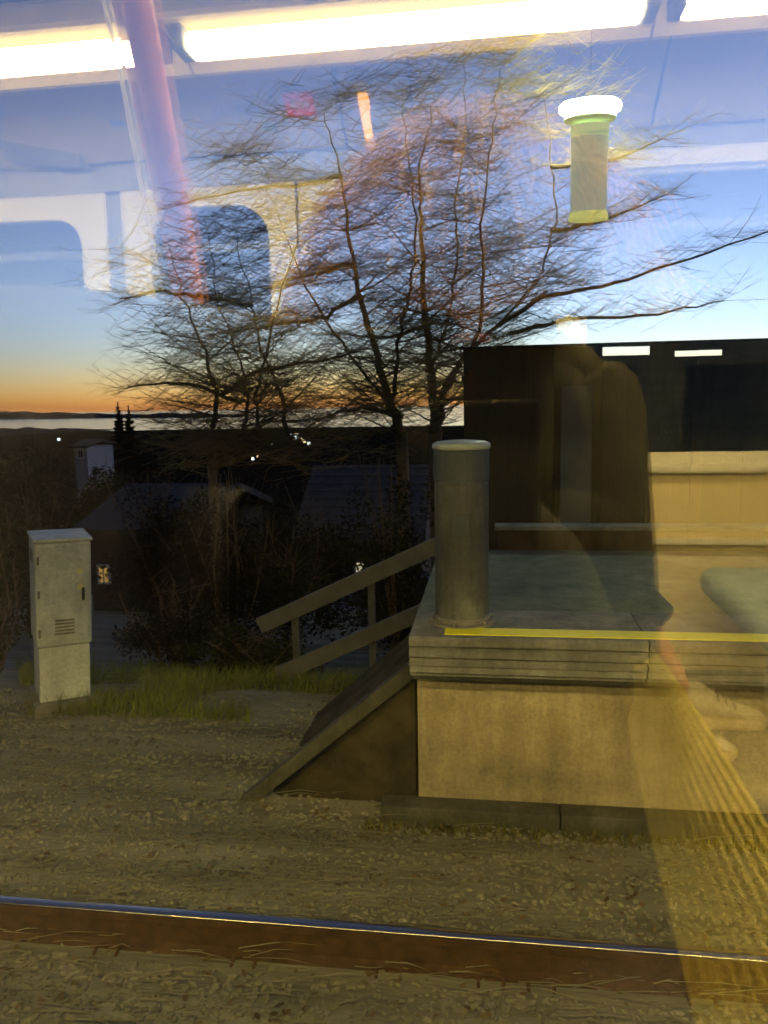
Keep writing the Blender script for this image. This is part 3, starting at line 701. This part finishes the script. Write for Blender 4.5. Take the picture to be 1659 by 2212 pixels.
def panel_hole(b, x0, x1, z0, z1, h, r, y, th):
    """wall panel in the x-z plane with a round-cornered opening h = (hx0, hx1, hz0, hz1) and its reveal"""
    hx0, hx1, hz0, hz1 = h; n = 7; loop = []
    for (cx, cz, a0) in ((hx1-r,hz1-r,0),(hx0+r,hz1-r,90),(hx0+r,hz0+r,180),(hx1-r,hz0+r,270)):
        for i in range(n):
            a = R(a0+90*i/(n-1)); loop.append((cx+r*math.cos(a), cz+r*math.sin(a)))
    outer = [(x1,z1),(x0,z1),(x0,z0),(x1,z0)]; N = len(loop)
    for s_, yy in ((1, y), (-1, y-th)):
        o = len(b.v); b.v += [(x, yy, z) for x, z in loop] + [(x, yy, z) for x, z in outer]
        for k in range(4):
            for i in range(n-1): b.f.append((o+N+k, o+k*n+i, o+k*n+i+1))
            k2 = (k+1) % 4; b.f.append((o+N+k, o+k*n+n-1, o+k2*n, o+N+k2))
    o = len(b.v)-2*(N+4); o2 = len(b.v)-(N+4)
    for i in range(N): b.f.append((o+i, o+(i+1) % N, o2+(i+1) % N, o2+i))
    for k in range(4): b.f.append((o+N+k, o+N+(k+1) % 4, o2+N+(k+1) % 4, o2+N+k))
    return b
# near wall with the windows the carriage looks out of
nw = empty('near_wall', 'carriage side wall round the window the picture looks through', kind='structure')
for i, xc in enumerate((0, -2.7, 2.7, -5.0, 5.0)):
    hwid = 1.18 if i < 3 else .62; a = xc-1.35 if i < 3 else (XA if xc < 0 else 4.05); b_ = xc+1.35 if i < 3 else (-4.05 if xc < 0 else XB)
    panel_hole(MB(), a, b_, FZ-.08, 3.46, (xc-hwid, xc+hwid, 1.80, 3.16), .10, .03, .07).build('wall_panel', C['cream'], nw)
    wf = MB().box(xc-hwid-.03, xc+hwid+.03, -.006, .006, 1.77, 3.19).build('window_pane', PANE, nw)
# far wall
fw_ = empty('far_wall', 'carriage wall opposite with door leaves and round-cornered windows', kind='structure')
xs = lambda px, py=520: onY(px, py, 3.1).x
def far(x0, x1, hole, m, name, r=.12, z0=FZ, z1=3.285):
    o = panel_hole(MB(), x0, x1, z0, z1, hole, r, YW, .06).build(name, m, fw_)
    MB().box(hole[0]-.02, hole[1]+.02, YW-.04, YW-.03, hole[2]-.02, hole[3]+.02).build('window_pane', pane_far, o)
    return o
xA, xs0_, xs1_, xw0, xw1 = xs(178), xs(232), xs(268), xs(325), xs(582)
far(XA, xs0_, (-4.3, xA, 2.09, 3.185), C['cream'], 'wall_panel')
MB().box(xs0_+.001, xs1_-.001, YW-.05, YW-.02, FZ, 3.285).build('door_seal', C['dark'], fw_)
dw = xw1+.12-xs1_
far(xs1_, xs1_+dw, (xw0, xw1, 2.2, 3.205), C['cream'], 'door_leaf', .15)
x2 = xs1_+dw+.012
far(x2, x2+dw, (x2+.12, x2+dw-(xw0-xs1_), 2.2, 3.205), C['cream'], 'door_leaf', .15)
MB().box(x2+dw+.001, x2+dw+.075, YW-.05, YW-.02, FZ, 3.285).build('door_seal', C['dark'], fw_)
xB = x2+dw+.076
far(xB, 3.3, (xB+.35, 2.95, 2.12, 3.235), C['cream'], 'wall_panel', z0=2.05)
far(3.301, XB, (3.6, 5.6, 2.12, 3.235), C['cream'], 'wall_panel', z0=2.05)
MB().box(xB, XB, YW-.06, YW+.03, FZ, 2.035).build('lower_wall_panel', C['beige'], fw_, bevel=.01)
MB().box(xB, XB, YW-.05, YW+.055, 2.036, 2.075).build('sill', C['cream'], fw_, bevel=.012)
MB().box(xB, XB, YW+.031, YW+.05, 1.74, 1.765).build('trim_strip', C['cream'], fw_)
MB().box(XA, XB, YW-.06, YW+.005, 3.286, 3.40).build('header', C['dark'], fw_)
MB().box(xB, XB, YW+.006, YW+.03, 3.25, 3.315).build('header_band', C['cream'], fw_)
# ceiling with sloping cove panels
ce = empty('ceiling', 'grey carriage ceiling with sloping cove panels', kind='structure')
MB().box(XA, XB, -2.62, -.46, CLZ, CLZ+.05).build('ceiling_panel', C['ceil'], ce)
CY0, CZ0, CY1, CZ1 = YW+.03, 3.40, -2.56, 3.735
jx = [XA, -3.6, -2.2] + [onY(p_[0], p_[1], 2.8).x for p_ in ((722,240),(882,200),(1440,200))] + [2.6, 4.2, XB]
for a, b_ in zip(jx, jx[1:]):
    MB().prism_x([(CY0,CZ0),(CY1,CZ1),(CY1-.02,CZ1+.04),(CY0-.02,CZ0+.04)], a+.006, b_-.006).build('cove_panel', C['cove'], ce)
    MB().prism_x([(-.02,3.44),(-.5,CZ1),(-.5,CZ1+.03),(-.0,3.48)], a+.006, b_-.006).build('cove_panel', C['cove'], ce)
MB().prism_x([(CY0-.03,CZ0+.05),(CY1-.03,CZ1+.05),(CY1-.03,CZ1+.08),(CY0-.03,CZ0+.08)], XA, XB).build('cove_backing', C['dark'], ce)
for xx, nm in ((XA-.06, 'end_wall'), (XB, 'end_wall')):
    tag(MB().box(xx, xx+.06, YW-.06, .04, FZ-.08, CLZ+.06).build(nm, C['cream']), 'plain cream end wall of the carriage', kind='structure')
tag(MB().box(XA, XB, YW-.2, .1, CLZ+.10, CLZ+.16).build('roof', C['dark']), 'carriage roof above the ceiling panels', kind='structure')

# fluorescent ceiling lights
TZ = 3.52
e0, e1, e2 = onZ(402, 88, TZ).x, onZ(1388, 12, TZ).x, onZ(1482, 6, TZ).x
LL, PITCH = e1-e0, e2-e0
LY = -onZ(830, 66, TZ).y
tubeglow = glow('fluorescent_diffuser', (1, .79, .30), LIT)
def ceiling_light(x, y, label):
    t = empty('ceiling_light', label, 'light', 'fluorescent lights along the carriage ceiling', loc=(x, y, TZ))
    MB().prism_x([(-.20,-.002),(-.185,-.012),(-.085,.045),(.085,.045),(.17,.008),(.185,.018),(.12,.12),(-.14,.12)], -(PITCH-LL)/2+.004, LL+(PITCH-LL)/2-.004).build('trough', C['trough'], t)
    pts = [(.046*math.cos(a_)*1.15, .034*math.sin(a_)) for a_ in [2*math.pi*k/14 for k in range(14)]]
    MB().prism_x(pts, .0, LL).build('diffuser', tubeglow, t, bevel=.03, segs=3)
    for xx in (-.045, LL+.004): MB().box(xx, xx+.041, -.06, .06, -.03, .05).build('end_cap', C['ceil'], t, bevel=.01)
    return t
for k, lab in ((-2, 'fluorescent light left of the one cut by the red pole'), (-1, 'left fluorescent light in the pane, cut by the red pole'), (0, 'long fluorescent light in the middle of the top of the pane'),
               (1, 'fluorescent light at the top right corner of the pane'), (2, 'last fluorescent light towards the right end of the carriage')):
    ceiling_light(e0+k*PITCH, LY, lab)
for k, lab in ((-2, 'fluorescent light nearest the left carriage end over the window seats'), (-1, 'fluorescent light over the window seat beyond the red pole'), (0, 'fluorescent light straight above the person taking the picture'), (1, 'fluorescent light over the window seat facing the photographer'), (2, 'fluorescent light nearest the right carriage end over the window seats')):
    ceiling_light(e0+k*PITCH, -.78, lab)

# signs and lamps on the cove
SX, SY = Vector((-1,0,0)), Vector((0, CY1-CY0, CZ1-CZ0)).normalized(); SN = SX.cross(SY)
def cove_at(px, py, lift=.004):
    d = ray(px, py); d = Vector((d.x, -d.y, d.z)); c = Vector((CAM.x, -CAM.y, CAM.z))      # mirrored view line
    p0 = Vector((0, CY0, CZ0)); k = (p0-c).dot(SN)/d.dot(SN); return c+d*k+SN*lift
SM = Matrix((SX, SY, SN)).transposed().to_4x4()
def on_cove(name, label, cat, px, py):
    t = empty(name, label, cat); m_ = SM.copy(); m_.translation = cove_at(px, py); t.matrix_world = m_; return t
t = on_cove('line_sign', 'small red square sign with number lettering on the cove panel', 'sign', 648, 224)
MB().box(-.058, .058, -.05, .05, .0, .004).build('red_square', C['red'], t)
for xx, yy, w_, h_ in ((-.030,0,.007,.034),(-.008,0,.007,.034),(-.019,0,.015,.007),(.014,.012,.022,.007),(.028,0,.007,.034),(.016,-.001,.016,.006),(.014,-.014,.022,.007)):
    MB().box(xx-w_/2, xx+w_/2, yy-h_/2, yy+h_/2, .0041, .0056).build('pale_mark', C['cream'], t)
text('1-6202 U', .058, (.24, -.008, .001), (0,0,0), C['ink'], t, 'lettering', .0008)
t = on_cove('blue_sticker', 'small blue sticker below the red square sign', 'sticker', 583, 273); MB().box(-.028, .028, -.014, .014, 0, .003).build('backing', C['blue'], t)
t = on_cove('blue_sticker', 'small blue sticker left of the red pole', 'sticker', 256, 266); MB().box(-.028, .028, -.014, .014, 0, .003).build('backing', C['blue'], t)
t = on_cove('door_indicator', 'glowing orange door indicator lamp on the cove panel', 'lamp', 793, 258)
MB().box(-.030, .030, .125, .17, 0, .016).build('housing', C['cream'], t, bevel=.006)
pts = [(-.020,-.13),(.020,-.13),(.022,.09),(.018,.118),(-.018,.118),(-.022,.09)]
MB().add([(x, y, .001) for x, y in pts]+[(x*.7, y*.95, .018) for x, y in pts], [tuple(range(6)), tuple(range(11,5,-1))]+[((i+1) % 6, i, i+6, (i+1) % 6+6) for i in range(6)]).build('lens', glow('indicator_orange', (1,.42,.015), 9), t)
MB().tube([(.0085*math.cos(k*math.pi/8), -.015+.062*math.sin(k*math.pi/8), .0195) for k in range(17)], .0022, 6).build('light_ring', glow('indicator_core', (1,.66,.14), 9), t)
MB().lathe([(.085,0),(.088,.006),(.07,.010)], (-.07,-.02,.001), 28).build('loudspeaker_ring', C['ceil'], t)
t = on_cove('vent_flap', 'grey angular vent flap on the cove at the left', 'vent', 95, 330)
MB().add([(-.16,-.02,.0),(.16,.08,.0),(.16,-.0,.03),(-.16,-.07,.03)], [(0,1,2,3),(3,2,1,0)]).build('flap', C['dark'], t); MB().box(-.17,.17,-.09,.10,-.003,-.001).build('backing', C['cove'], t)

# grab pole and thin strap cord
gp = empty('grab_pole', 'red enamelled curved grab pole beside the window seat', 'pole')
pp = [mir(280,-90,.47), mir(293,0,.50), mir(318,120,.545), mir(344,260,.60), mir(372,400,.66), mir(398,540,.72), mir(412,640,.76), mir(424,760,.80), mir(430,900,.82), mir(432,1040,.84)]
MB().tube(pp, .0195, 18).build('bar', C['pole'], gp, smooth=True)
MB().tube([pp[-1], pp[-1]+Vector((0,0,-.06))], .03, 16).build('foot_socket', C['steel'], gp)
dz = pp[0]; MB().tube([dz, Vector((dz.x-.05, dz.y+.02, 3.3)), Vector((dz.x-.07, dz.y, 3.70))], .0195, 18).build('upper_bar', C['pole'], gp, smooth=True)
MB().tube([Vector((dz.x-.07, dz.y, 3.68)), Vector((dz.x-.07, dz.y, CLZ))], .04, 18).build('ceiling_socket', C['steel'], gp)
tc_ = empty('strap_cord', 'thin pale cord hanging left of the red pole', 'cord')
pp = [mir(218,-60,1.2), mir(228,0,1.2), mir(250,90,1.2), mir(270,180,1.2), mir(310,400,1.2), mir(342,560,1.2), mir(360,660,1.2)]
MB().tube([Vector((pp[0].x-.02, pp[0].y, CLZ))]+pp, .0042, 8).build('cord', C['cream'], tc_, smooth=True)
MB().lathe([(.004,0),(.012,-.01),(.012,-.04),(.004,-.05)], pp[-1], 10).build('toggle', C['dark'], tc_)

# seats
def seat(label, x, y0, y1, face, m, zc=.44, zb=1.16, dp=.46):
    t = empty('train_seat', label, 'seat', 'seats in the carriage', loc=(x, (y0+y1)/2, FZ)); w2 = (y1-y0)/2
    s_ = face
    MB().box(min(0, s_*dp), max(0, s_*dp), -w2, w2, zc-.12, zc).build('cushion', m, t, bevel=.05, segs=4)
    MB().add([(0,-w2,zc-.1),(0,w2,zc-.1),(-s_*.09,w2,zc-.1),(-s_*.09,-w2,zc-.1),(-s_*.10,-w2,zb),(-s_*.10,w2,zb),(-s_*.16,w2,zb),(-s_*.16,-w2,zb)],
             [(0,1,2,3),(4,7,6,5),(0,4,5,1),(1,5,6,2),(2,6,7,3),(3,7,4,0)]).build('backrest', m, t, bevel=.025, segs=3)
    MB().box(min(0.02*s_, s_*.30), max(.02*s_, s_*.30), -.10, .10, 0.002, zc-.122).build('pedestal', C['shell'], t, bevel=.02)
    return t
seat('dark fabric window seat the photographer sits on', -.30, -1.08, -.10, 1, C['fabric'], dp=.70)
seat('grey green fabric seat facing the crossed shoes by the far wall', onY(1572,1280,2.6).x+.46, -3.02, -2.15, -1, C['fabric2'], zc=.47)
seat('dark fabric seat the passenger with pale shoes sits on', -.05, -3.02, -2.15, 1, C['fabric'])
seat('dark fabric window seat beyond the red pole', -1.0, -1.08, -.10, 1, C['fabric'])
seat('dark fabric window seat facing the photographer', 1.55, -1.08, -.10, -1, C['fabric'])

# ------------------------------------------------------------------ people
P = dict(skin=mat('skin', (.56,.27,.14), .5, .1, 12), coat=mat('dark_coat', (.020,.018,.012), .95, .3, 25, .2, 200, spec=.06),
 hair=mat('auburn_hair', (.62,.36,.13), .5, .35, 30), cord=mat('ribbed_knit_tan', (.78,.63,.13), .9, .12, 18, .15, 200),
 trous=mat('dark_trousers', (.018,.022,.026), .95, .3, 20, spec=.06), shoe=mat('shoe_canvas', (.70,.62,.45), .8, .12, 30, .1, 200),
 sole=mat('shoe_sole', (.85,.68,.36), .6, .08, 20), eye=mat('eye_white', (.7,.68,.65), .2, .03), lip=mat('lip', (.42,.14,.10), .4, .1), lace=mat('shoe_lace', (.05,.045,.04), .8, .1))
def head(parent, c, s, fwd, tilt=0):
    """a head with brow, nose, mouth, chin, ears and eyes, looking along fwd"""
    b = bmesh.new(); bmesh.ops.create_uvsphere(b, u_segments=32, v_segments=24, radius=1)
    for v in b.verts:
        x, y, z = v.co; fx = .074*x; fy = .095*y; fz = .118*z
        if z < 0: fx *= 1-.30*(-z)**1.5; fy *= 1-.12*(-z)
        if y > .5 and abs(x) < .28 and -.45 < z < .12: fy += .020*(1-abs(x)/.28)*(1-abs(z+.28)/.40 if abs(z+.28) < .40 else 0)      # nose
        if y > .5 and .18 < abs(x) < .55 and -.05 < z < .22: fy -= .008                                                           # eye sockets
        if y > .4 and z < -.72: fy += .012                                                                                        # chin
        v.co = (fx*s, fy*s, fz*s)
    me = bpy.data.meshes.new('head'); b.to_mesh(me); b.free(); me.materials.append(P['skin']); me.polygons.foreach_set('use_smooth', [True]*len(me.polygons))
    h = bpy.data.objects.new('head', me); COL.objects.link(h); h.parent = parent; h.location = c
    h.rotation_euler = (tilt, 0, math.atan2(-fwd[0], fwd[1]))
    for sg in (-1, 1):
        MB().lathe([(.001,-.012),(.009,-.008),(.012,0),(.009,.008),(.001,.012)], (sg*.030*s, .0745*s, .006*s), 14).build('eye', P['eye'], h, smooth=True).scale = (1,1,1)
        MB().lathe([(.0005,-.006),(.0045,-.003),(.0055,0),(.0045,.003),(.0005,.006)], (sg*.030*s, .0825*s, .006*s), 12, 1, .8).build('iris', P['lace'], h, smooth=True)
        MB().lathe([(.004,-.030),(.013,-.018),(.016,.008),(.010,.028),(.002,.032)], (sg*.075*s, -.004, -.005), 10, .5, 1.0).build('ear', P['skin'], h, smooth=True)
    MB().tube([(-.024*s,.082*s,-.060*s),(-.01*s,.091*s,-.056*s),(.01*s,.091*s,-.056*s),(.024*s,.082*s,-.060*s)], [.002,.005,.005,.002], 8).build('mouth', P['lip'], h, smooth=True)
    return h
def hairdo(h, s, n, rx, ry, rz, seed, length, cz=.02, side=0.0):
    q = random.Random(seed); b = MB()
    for i in range(n):
        a = q.uniform(0, 6.283); e = math.asin(q.uniform(-.45, 1)); d = Vector((math.cos(a)*math.cos(e), math.sin(a)*math.cos(e), math.sin(e)))
        if d.y > .35 and d.z < .42: continue
        p = Vector((d.x*.070*s, d.y*.09*s, d.z*.112*s+.01)); tip = Vector((d.x*rx, d.y*ry, d.z*rz+cz)); tip += Vector((q.gauss(0,.012), q.gauss(0,.012), q.gauss(0,.008)))
        t2 = tip+Vector((d.x*.03+q.gauss(0,.02), d.y*.03+q.gauss(0,.02), -(length+side*max(0, 1-abs(d.z)*1.4))*q.uniform(.5,1.2)))
        t2.z = max(t2.z, -.045+q.uniform(0, .02))
        b.tube([p, p.lerp(tip,.7)+Vector((0,0,.01)), tip, tip.lerp(t2,.5)+d*.012, t2], [.0022,.0026,.0026,.0022,.0008], 3, False)
    return b.build('hair', P['hair'], h, smooth=True, fix=False)
ph = empty('person', 'person in dark coat and tan ribbed scarf taking the picture from the window seat', 'person', loc=(0,0,0))
hd = head(ph, Vector((-.017,-.56,2.475)), 1.0, (0, 1), R(-8))
hairdo(hd, 1.0, 6500, .128, .112, .122, 2, .075, side=.03)
K = Vector((.58,-.60,1.66)); H_ = Vector((.30,-.88,1.63)); A_ = Vector((.64,-.50,1.30)); T_ = A_+Vector((.05,.10,-.07))
handL = mir(18,1800,.34); elL = Vector((-.62,-.54,2.40)); shL = Vector((-.19,-.72,2.34)); shR = Vector((.115,-.76,2.33)); elR = Vector((.105,-.62,1.98)); wrR = Vector((.03,-.39,2.20))
def fingers(base, dirs, w0, pts, edges, rad, root):
    for (off, mid, tip) in dirs:
        i = len(pts); pts += [base+Vector(off), base+Vector(mid), base+Vector(tip)]; edges += [(root, i), (i, i+1), (i+1, i+2)]; rad += [.010, .0090, .0075]
f1, f2 = Vector((.027,-.296,2.32)), Vector((-.038,-.296,2.285))
pts = [Vector((.20,-.95,1.68)), Vector((.10,-.93,1.95)), Vector((.0,-.82,2.18)), Vector((-.015,-.68,2.32)), Vector((-.017,-.60,2.42)),
       shL, elL, handL+Vector((-.05,-.05,.05)), handL, shR, elR, wrR, Vector((.0,-.315,2.265)), H_, K, A_, T_]
edges = [(0,1),(1,2),(2,3),(3,4),(2,5),(5,6),(6,7),(7,8),(2,9),(9,10),(10,11),(11,12),(0,13),(13,14),(14,15),(15,16)]
rad = [(.11,.09),(.115,.09),(.14,.10),(.055,.055),(.05,.05),.058,.042,.028,(.036,.02),.058,.042,.028,(.034,.018),.050,.045,.036,(.04,.028)]
b12 = pts[12]
for tip in (f1, f1+Vector((.0,-.001,-.026)), f2, f2+Vector((.0,-.001,-.024)), Vector((-.02,-.295,2.235))):
    i = len(pts); m_ = b12.lerp(tip, .6)+Vector((0,-.022,.0)); pts += [m_, tip]; edges += [(12, i), (i, i+1)]; rad += [.010, .0085]
for k, dx in enumerate((-.03,-.010,.010,.03)):
    i = len(pts); pts += [handL+Vector((dx,.02,-.055)), handL+Vector((dx*1.15,.04,-.095-.01*(1-abs(k-1.5))))]; edges += [(8, i), (i, i+1)]; rad += [.0095, .0080]
i = len(pts); pts += [handL+Vector((.055,.01,-.02)), handL+Vector((.075,.03,-.055))]; edges += [(8, i), (i, i+1)]; rad += [.0105, .0085]
skin('body', pts, edges, rad, P['skin'], ph)
cpts = [Vector((.20,-.96,1.66)), Vector((.08,-.93,1.95)), Vector((-.02,-.82,2.17)), Vector((-.015,-.70,2.32)), shL, (shL+elL)/2, elL, elL.lerp(handL, .55), handL+Vector((-.05,-.045,.075)), shR, elR, elR.lerp(wrR, .55), elR.lerp(wrR, 1.0), wrR.lerp(Vector((.0,-.315,2.265)), .55), Vector((.0,-.317,2.26))]
skin('coat', cpts, [(0,1),(1,2),(2,3),(2,4),(4,5),(5,6),(6,7),(7,8),(2,9),(9,10),(10,11),(11,12),(12,13),(13,14)], [(.20,.15),(.185,.14),(.20,.135),(.085,.08),.115,.12,.11,.08,.055,.115,.085,.072,.060,.050,(.048,.036)], P['coat'], ph)
MB().tube([Vector((-.06,-.66,2.33)), Vector((-.09,-.72,2.34)), Vector((-.01,-.78,2.35)), Vector((.07,-.72,2.34)), Vector((.05,-.65,2.32)), Vector((0,-.62,2.30)), Vector((-.06,-.66,2.33))], .062, 12).build('collar', P['coat'], ph, smooth=True)
skin('trousers', [Vector((.20,-.95,1.66)), H_, H_.lerp(K, .55), K, K.lerp(A_, .5), K.lerp(A_, .93)], chain(range(6)), [(.19,.16),.16,.135,.095,.075,.06], P['trous'], ph)
kn = MB(); ka, kb = mir(1380,1425,.50), mir(1690,2200,.40); nr, n_ = 11, 34
across = (kb-ka).normalized().cross(Vector((0,1,0))).normalized()
for i in range(n_+1):
    t_ = i/n_; c_ = ka.lerp(kb, t_)+Vector((0,-.02*math.sin(t_*5),0)); w_ = .012+.062*t_**.8
    for k in range(nr*6+1):
        u_ = k/(nr*6)*2-1; kn.v.append(tuple(c_+across*(u_*w_)+Vector((0, .03*(1-u_*u_)*(.3+t_)+  .0075*math.cos(k/6*2*math.pi)*(.5+.5*t_)+.0015*math.sin(i*2.1+k//6), 0))))
m_ = nr*6+1
for i in range(n_):
    for k in range(m_-1): kn.f.append((i*m_+k, i*m_+k+1, (i+1)*m_+k+1, (i+1)*m_+k))
sf = kn.build('scarf_end', P['cord'], ph, smooth=True, fix=False); md = sf.modifiers.new('thick', 'SOLIDIFY'); md.thickness = .006
MB().lathe([(.078,-.10),(.080,-.04),(.078,.02),(.082,.055),(.080,.075),(.060,.076)], (-.015,-.575,2.36), 24, 1.0, 1.22).build('neck_gaiter', P['coat'], ph, smooth=True)
bpk = empty('backpack', 'added black backpack on the lap, blocking the bright far wall from the pane', 'backpack', loc=(-.06,-.70,1.66))  # added dark mass, keeps the bright wall and floor out of the mirror image
MB().box(-.27, .22, -.12, .10, 0, .60).build('bag', P['coat'], bpk, bevel=.07, segs=4)
MB().box(-.19, .13, .102, .16, .06, .34).build('front_pocket', P['coat'], bpk, bevel=.025, segs=3)
MB().tube([(-.06,.0,.595),(-.05,.0,.64),(0,.0,.65),(.04,.0,.64),(.05,.0,.595)], .012, 8).build('carry_loop', P['coat'], bpk, smooth=True)
phn = empty('phone', 'black mobile phone held up to the carriage window', 'phone', loc=(.0,-.275,2.31))
MB().box(-.045, .033, -.008, .0, -.115, .040).build('body', P['coat'], phn, bevel=.006)
MB().box(-.042, .030, -.0095, -.0085, -.112, .037).build('screen', glow('phone_screen', (.5,.5,.6), .25), phn)

# passenger by the far wall
pa = empty('person', 'seated passenger in dark clothes with bare ankles and pale shoes by the far wall', 'person')
Y2 = -2.5
ank = mir(1452,1440,2.5); cuff = mir(1436,1338,2.5); knee = Vector((.43,Y2-.02,1.73)); hip = Vector((.08,Y2-.05,1.70))
ank2 = Vector((.545,-2.25,1.285)); knee2 = Vector((.38,-2.28,1.62)); hip2 = Vector((.08,-2.40,1.70))
heads = Vector((-.0,-2.45,2.50))
bp_ = [Vector((.02,-2.45,1.72)), Vector((-.03,-2.46,2.0)), Vector((-.03,-2.46,2.22)), Vector((-.01,-2.45,2.36)), Vector((0,-2.45,2.44)),
       Vector((-.03,-2.64,2.20)), Vector((.06,-2.70,1.94)), Vector((.28,-2.60,1.86)), Vector((-.03,-2.28,2.20)), Vector((.06,-2.20,1.94)), Vector((.28,-2.32,1.86)),
       hip, knee, ank, mir(1475,1520,2.5), hip2, knee2, ank2, ank2+Vector((.03,0,-.06))]
be = [(0,1),(1,2),(2,3),(3,4),(2,5),(5,6),(6,7),(2,8),(8,9),(9,10),(0,11),(11,12),(12,13),(13,14),(0,15),(15,16),(16,17),(17,18)]
br = [(.13,.12),(.12,.10),(.13,.10),.055,.05,.055,.042,.032,.055,.042,.032,.075,.055,.040,.042,.075,.055,.036,.04]
for root, sg in ((7, 1), (10, -1)):
    for k in range(4):
        i = len(bp_); bp_ += [bp_[root]+Vector((.055,(k-1.5)*.02,-.012)), bp_[root]+Vector((.09,(k-1.5)*.021,-.04))]; be += [(root, i), (i, i+1)]; br += [.009, .0075]
    i = len(bp_); bp_ += [bp_[root]+Vector((.03,sg*.045,.0)), bp_[root]+Vector((.06,sg*.05,-.015))]; be += [(root, i), (i, i+1)]; br += [.010, .008]
skin('body', bp_, be, br, P['skin'], pa)
skin('jacket', [Vector((.02,-2.45,1.70)), bp_[1], bp_[2], Vector((-.01,-2.45,2.33)), bp_[5], bp_[6], bp_[6].lerp(bp_[7],.85), bp_[8], bp_[9], bp_[9].lerp(bp_[10],.85)],
     [(0,1),(1,2),(2,3),(2,4),(4,5),(5,6),(2,7),(7,8),(8,9)], [(.17,.15),(.16,.13),(.17,.13),.075,.085,.065,.05,.085,.065,.05], P['trous'], pa)
skin('trousers', [Vector((.03,-2.45,1.68)), hip, knee, knee.lerp(cuff,.6), knee.lerp(cuff,.95), cuff, hip2, knee2, knee2.lerp(ank2,.70), knee2.lerp(ank2,.75)], [(0,1),(1,2),(2,3),(3,4),(4,5),(0,6),(6,7),(7,8),(8,9)], [(.15,.13),.095,.072,.064,.058,.057,.095,.072,.058,.057], P['trous'], pa)
h2 = head(pa, heads, 1.0, (1, .1), 0); hairdo(h2, 1.0, 2600, .09, .112, .128, 9, .03)
def shoe(parent, heel, L, hgt_, yaw=0):
    t = bpy.data.objects.new('shoe', None); COL.objects.link(t); t.parent = parent; t.location = heel; t.rotation_euler = (0,0,yaw)
    b = MB(); secs = [(0,.030,.55,.62),(.04,.040,.72,1.0),(.25,.042,.70,1.02),(.42,.040,.45,.78),(.6,.046,.28,.58),(.8,.048,.22,.44),(.93,.038,.20,.34),(1.0,.014,.2,.24)]
    n = 14
    for t_, w_, z0, z1 in secs:
        for k in range(n):
            a = 2*math.pi*k/n; cz = (.2+z1)/2*hgt_; rz = (z1-.2)/2*hgt_
            b.v.append((t_*L, w_*math.cos(a), cz+rz*math.sin(a)))
    for i in range(len(secs)-1):
        for k in range(n): b.f.append((i*n+k, i*n+(k+1) % n, (i+1)*n+(k+1) % n, (i+1)*n+k))
    b.f.append(tuple(range(n))); b.f.append(tuple((len(secs)-1)*n+k for k in range(n)))
    b.build('upper', P['shoe'], t, smooth=True)
    s_ = MB(); out = [(-.02,.0),(-.01,.034),(.1,.043),(.3,.043),(.5,.045),(.75,.052),(.93,.043),(1.03,.0)]
    loop = [(x*L, w_) for x, w_ in out]+[(x*L, -w_) for x, w_ in out[-2:0:-1]]; N = len(loop)
    s_.add([(x, y, 0) for x, y in loop]+[(x, y, .24*hgt_) for x, y in loop], [tuple(range(N))[::-1], tuple(range(N, 2*N))]+[(i, (i+1) % N, (i+1) % N+N, i+N) for i in range(N)])
    s_.build('sole', P['sole'], t, bevel=.006)
    for k in range(3): x = (.44+.09*k)*L; z = (.78-.09*k)*hgt_; MB().tube([(x,-.036,z-.02),(x+.005,0,z+.012),(x,.036,z-.02)], .004, 6).build('lace', P['lace'], t)
    return t
hl = mir(1456,1560,2.5); te = mir(1652,1562,2.5)
shoe(pa, Vector((hl.x, -2.5, max(hl.z, FZ+.002))), te.x-hl.x, .155)
shoe(pa, Vector((ank2.x-.06, -2.25, FZ+.002)), .30, .13)
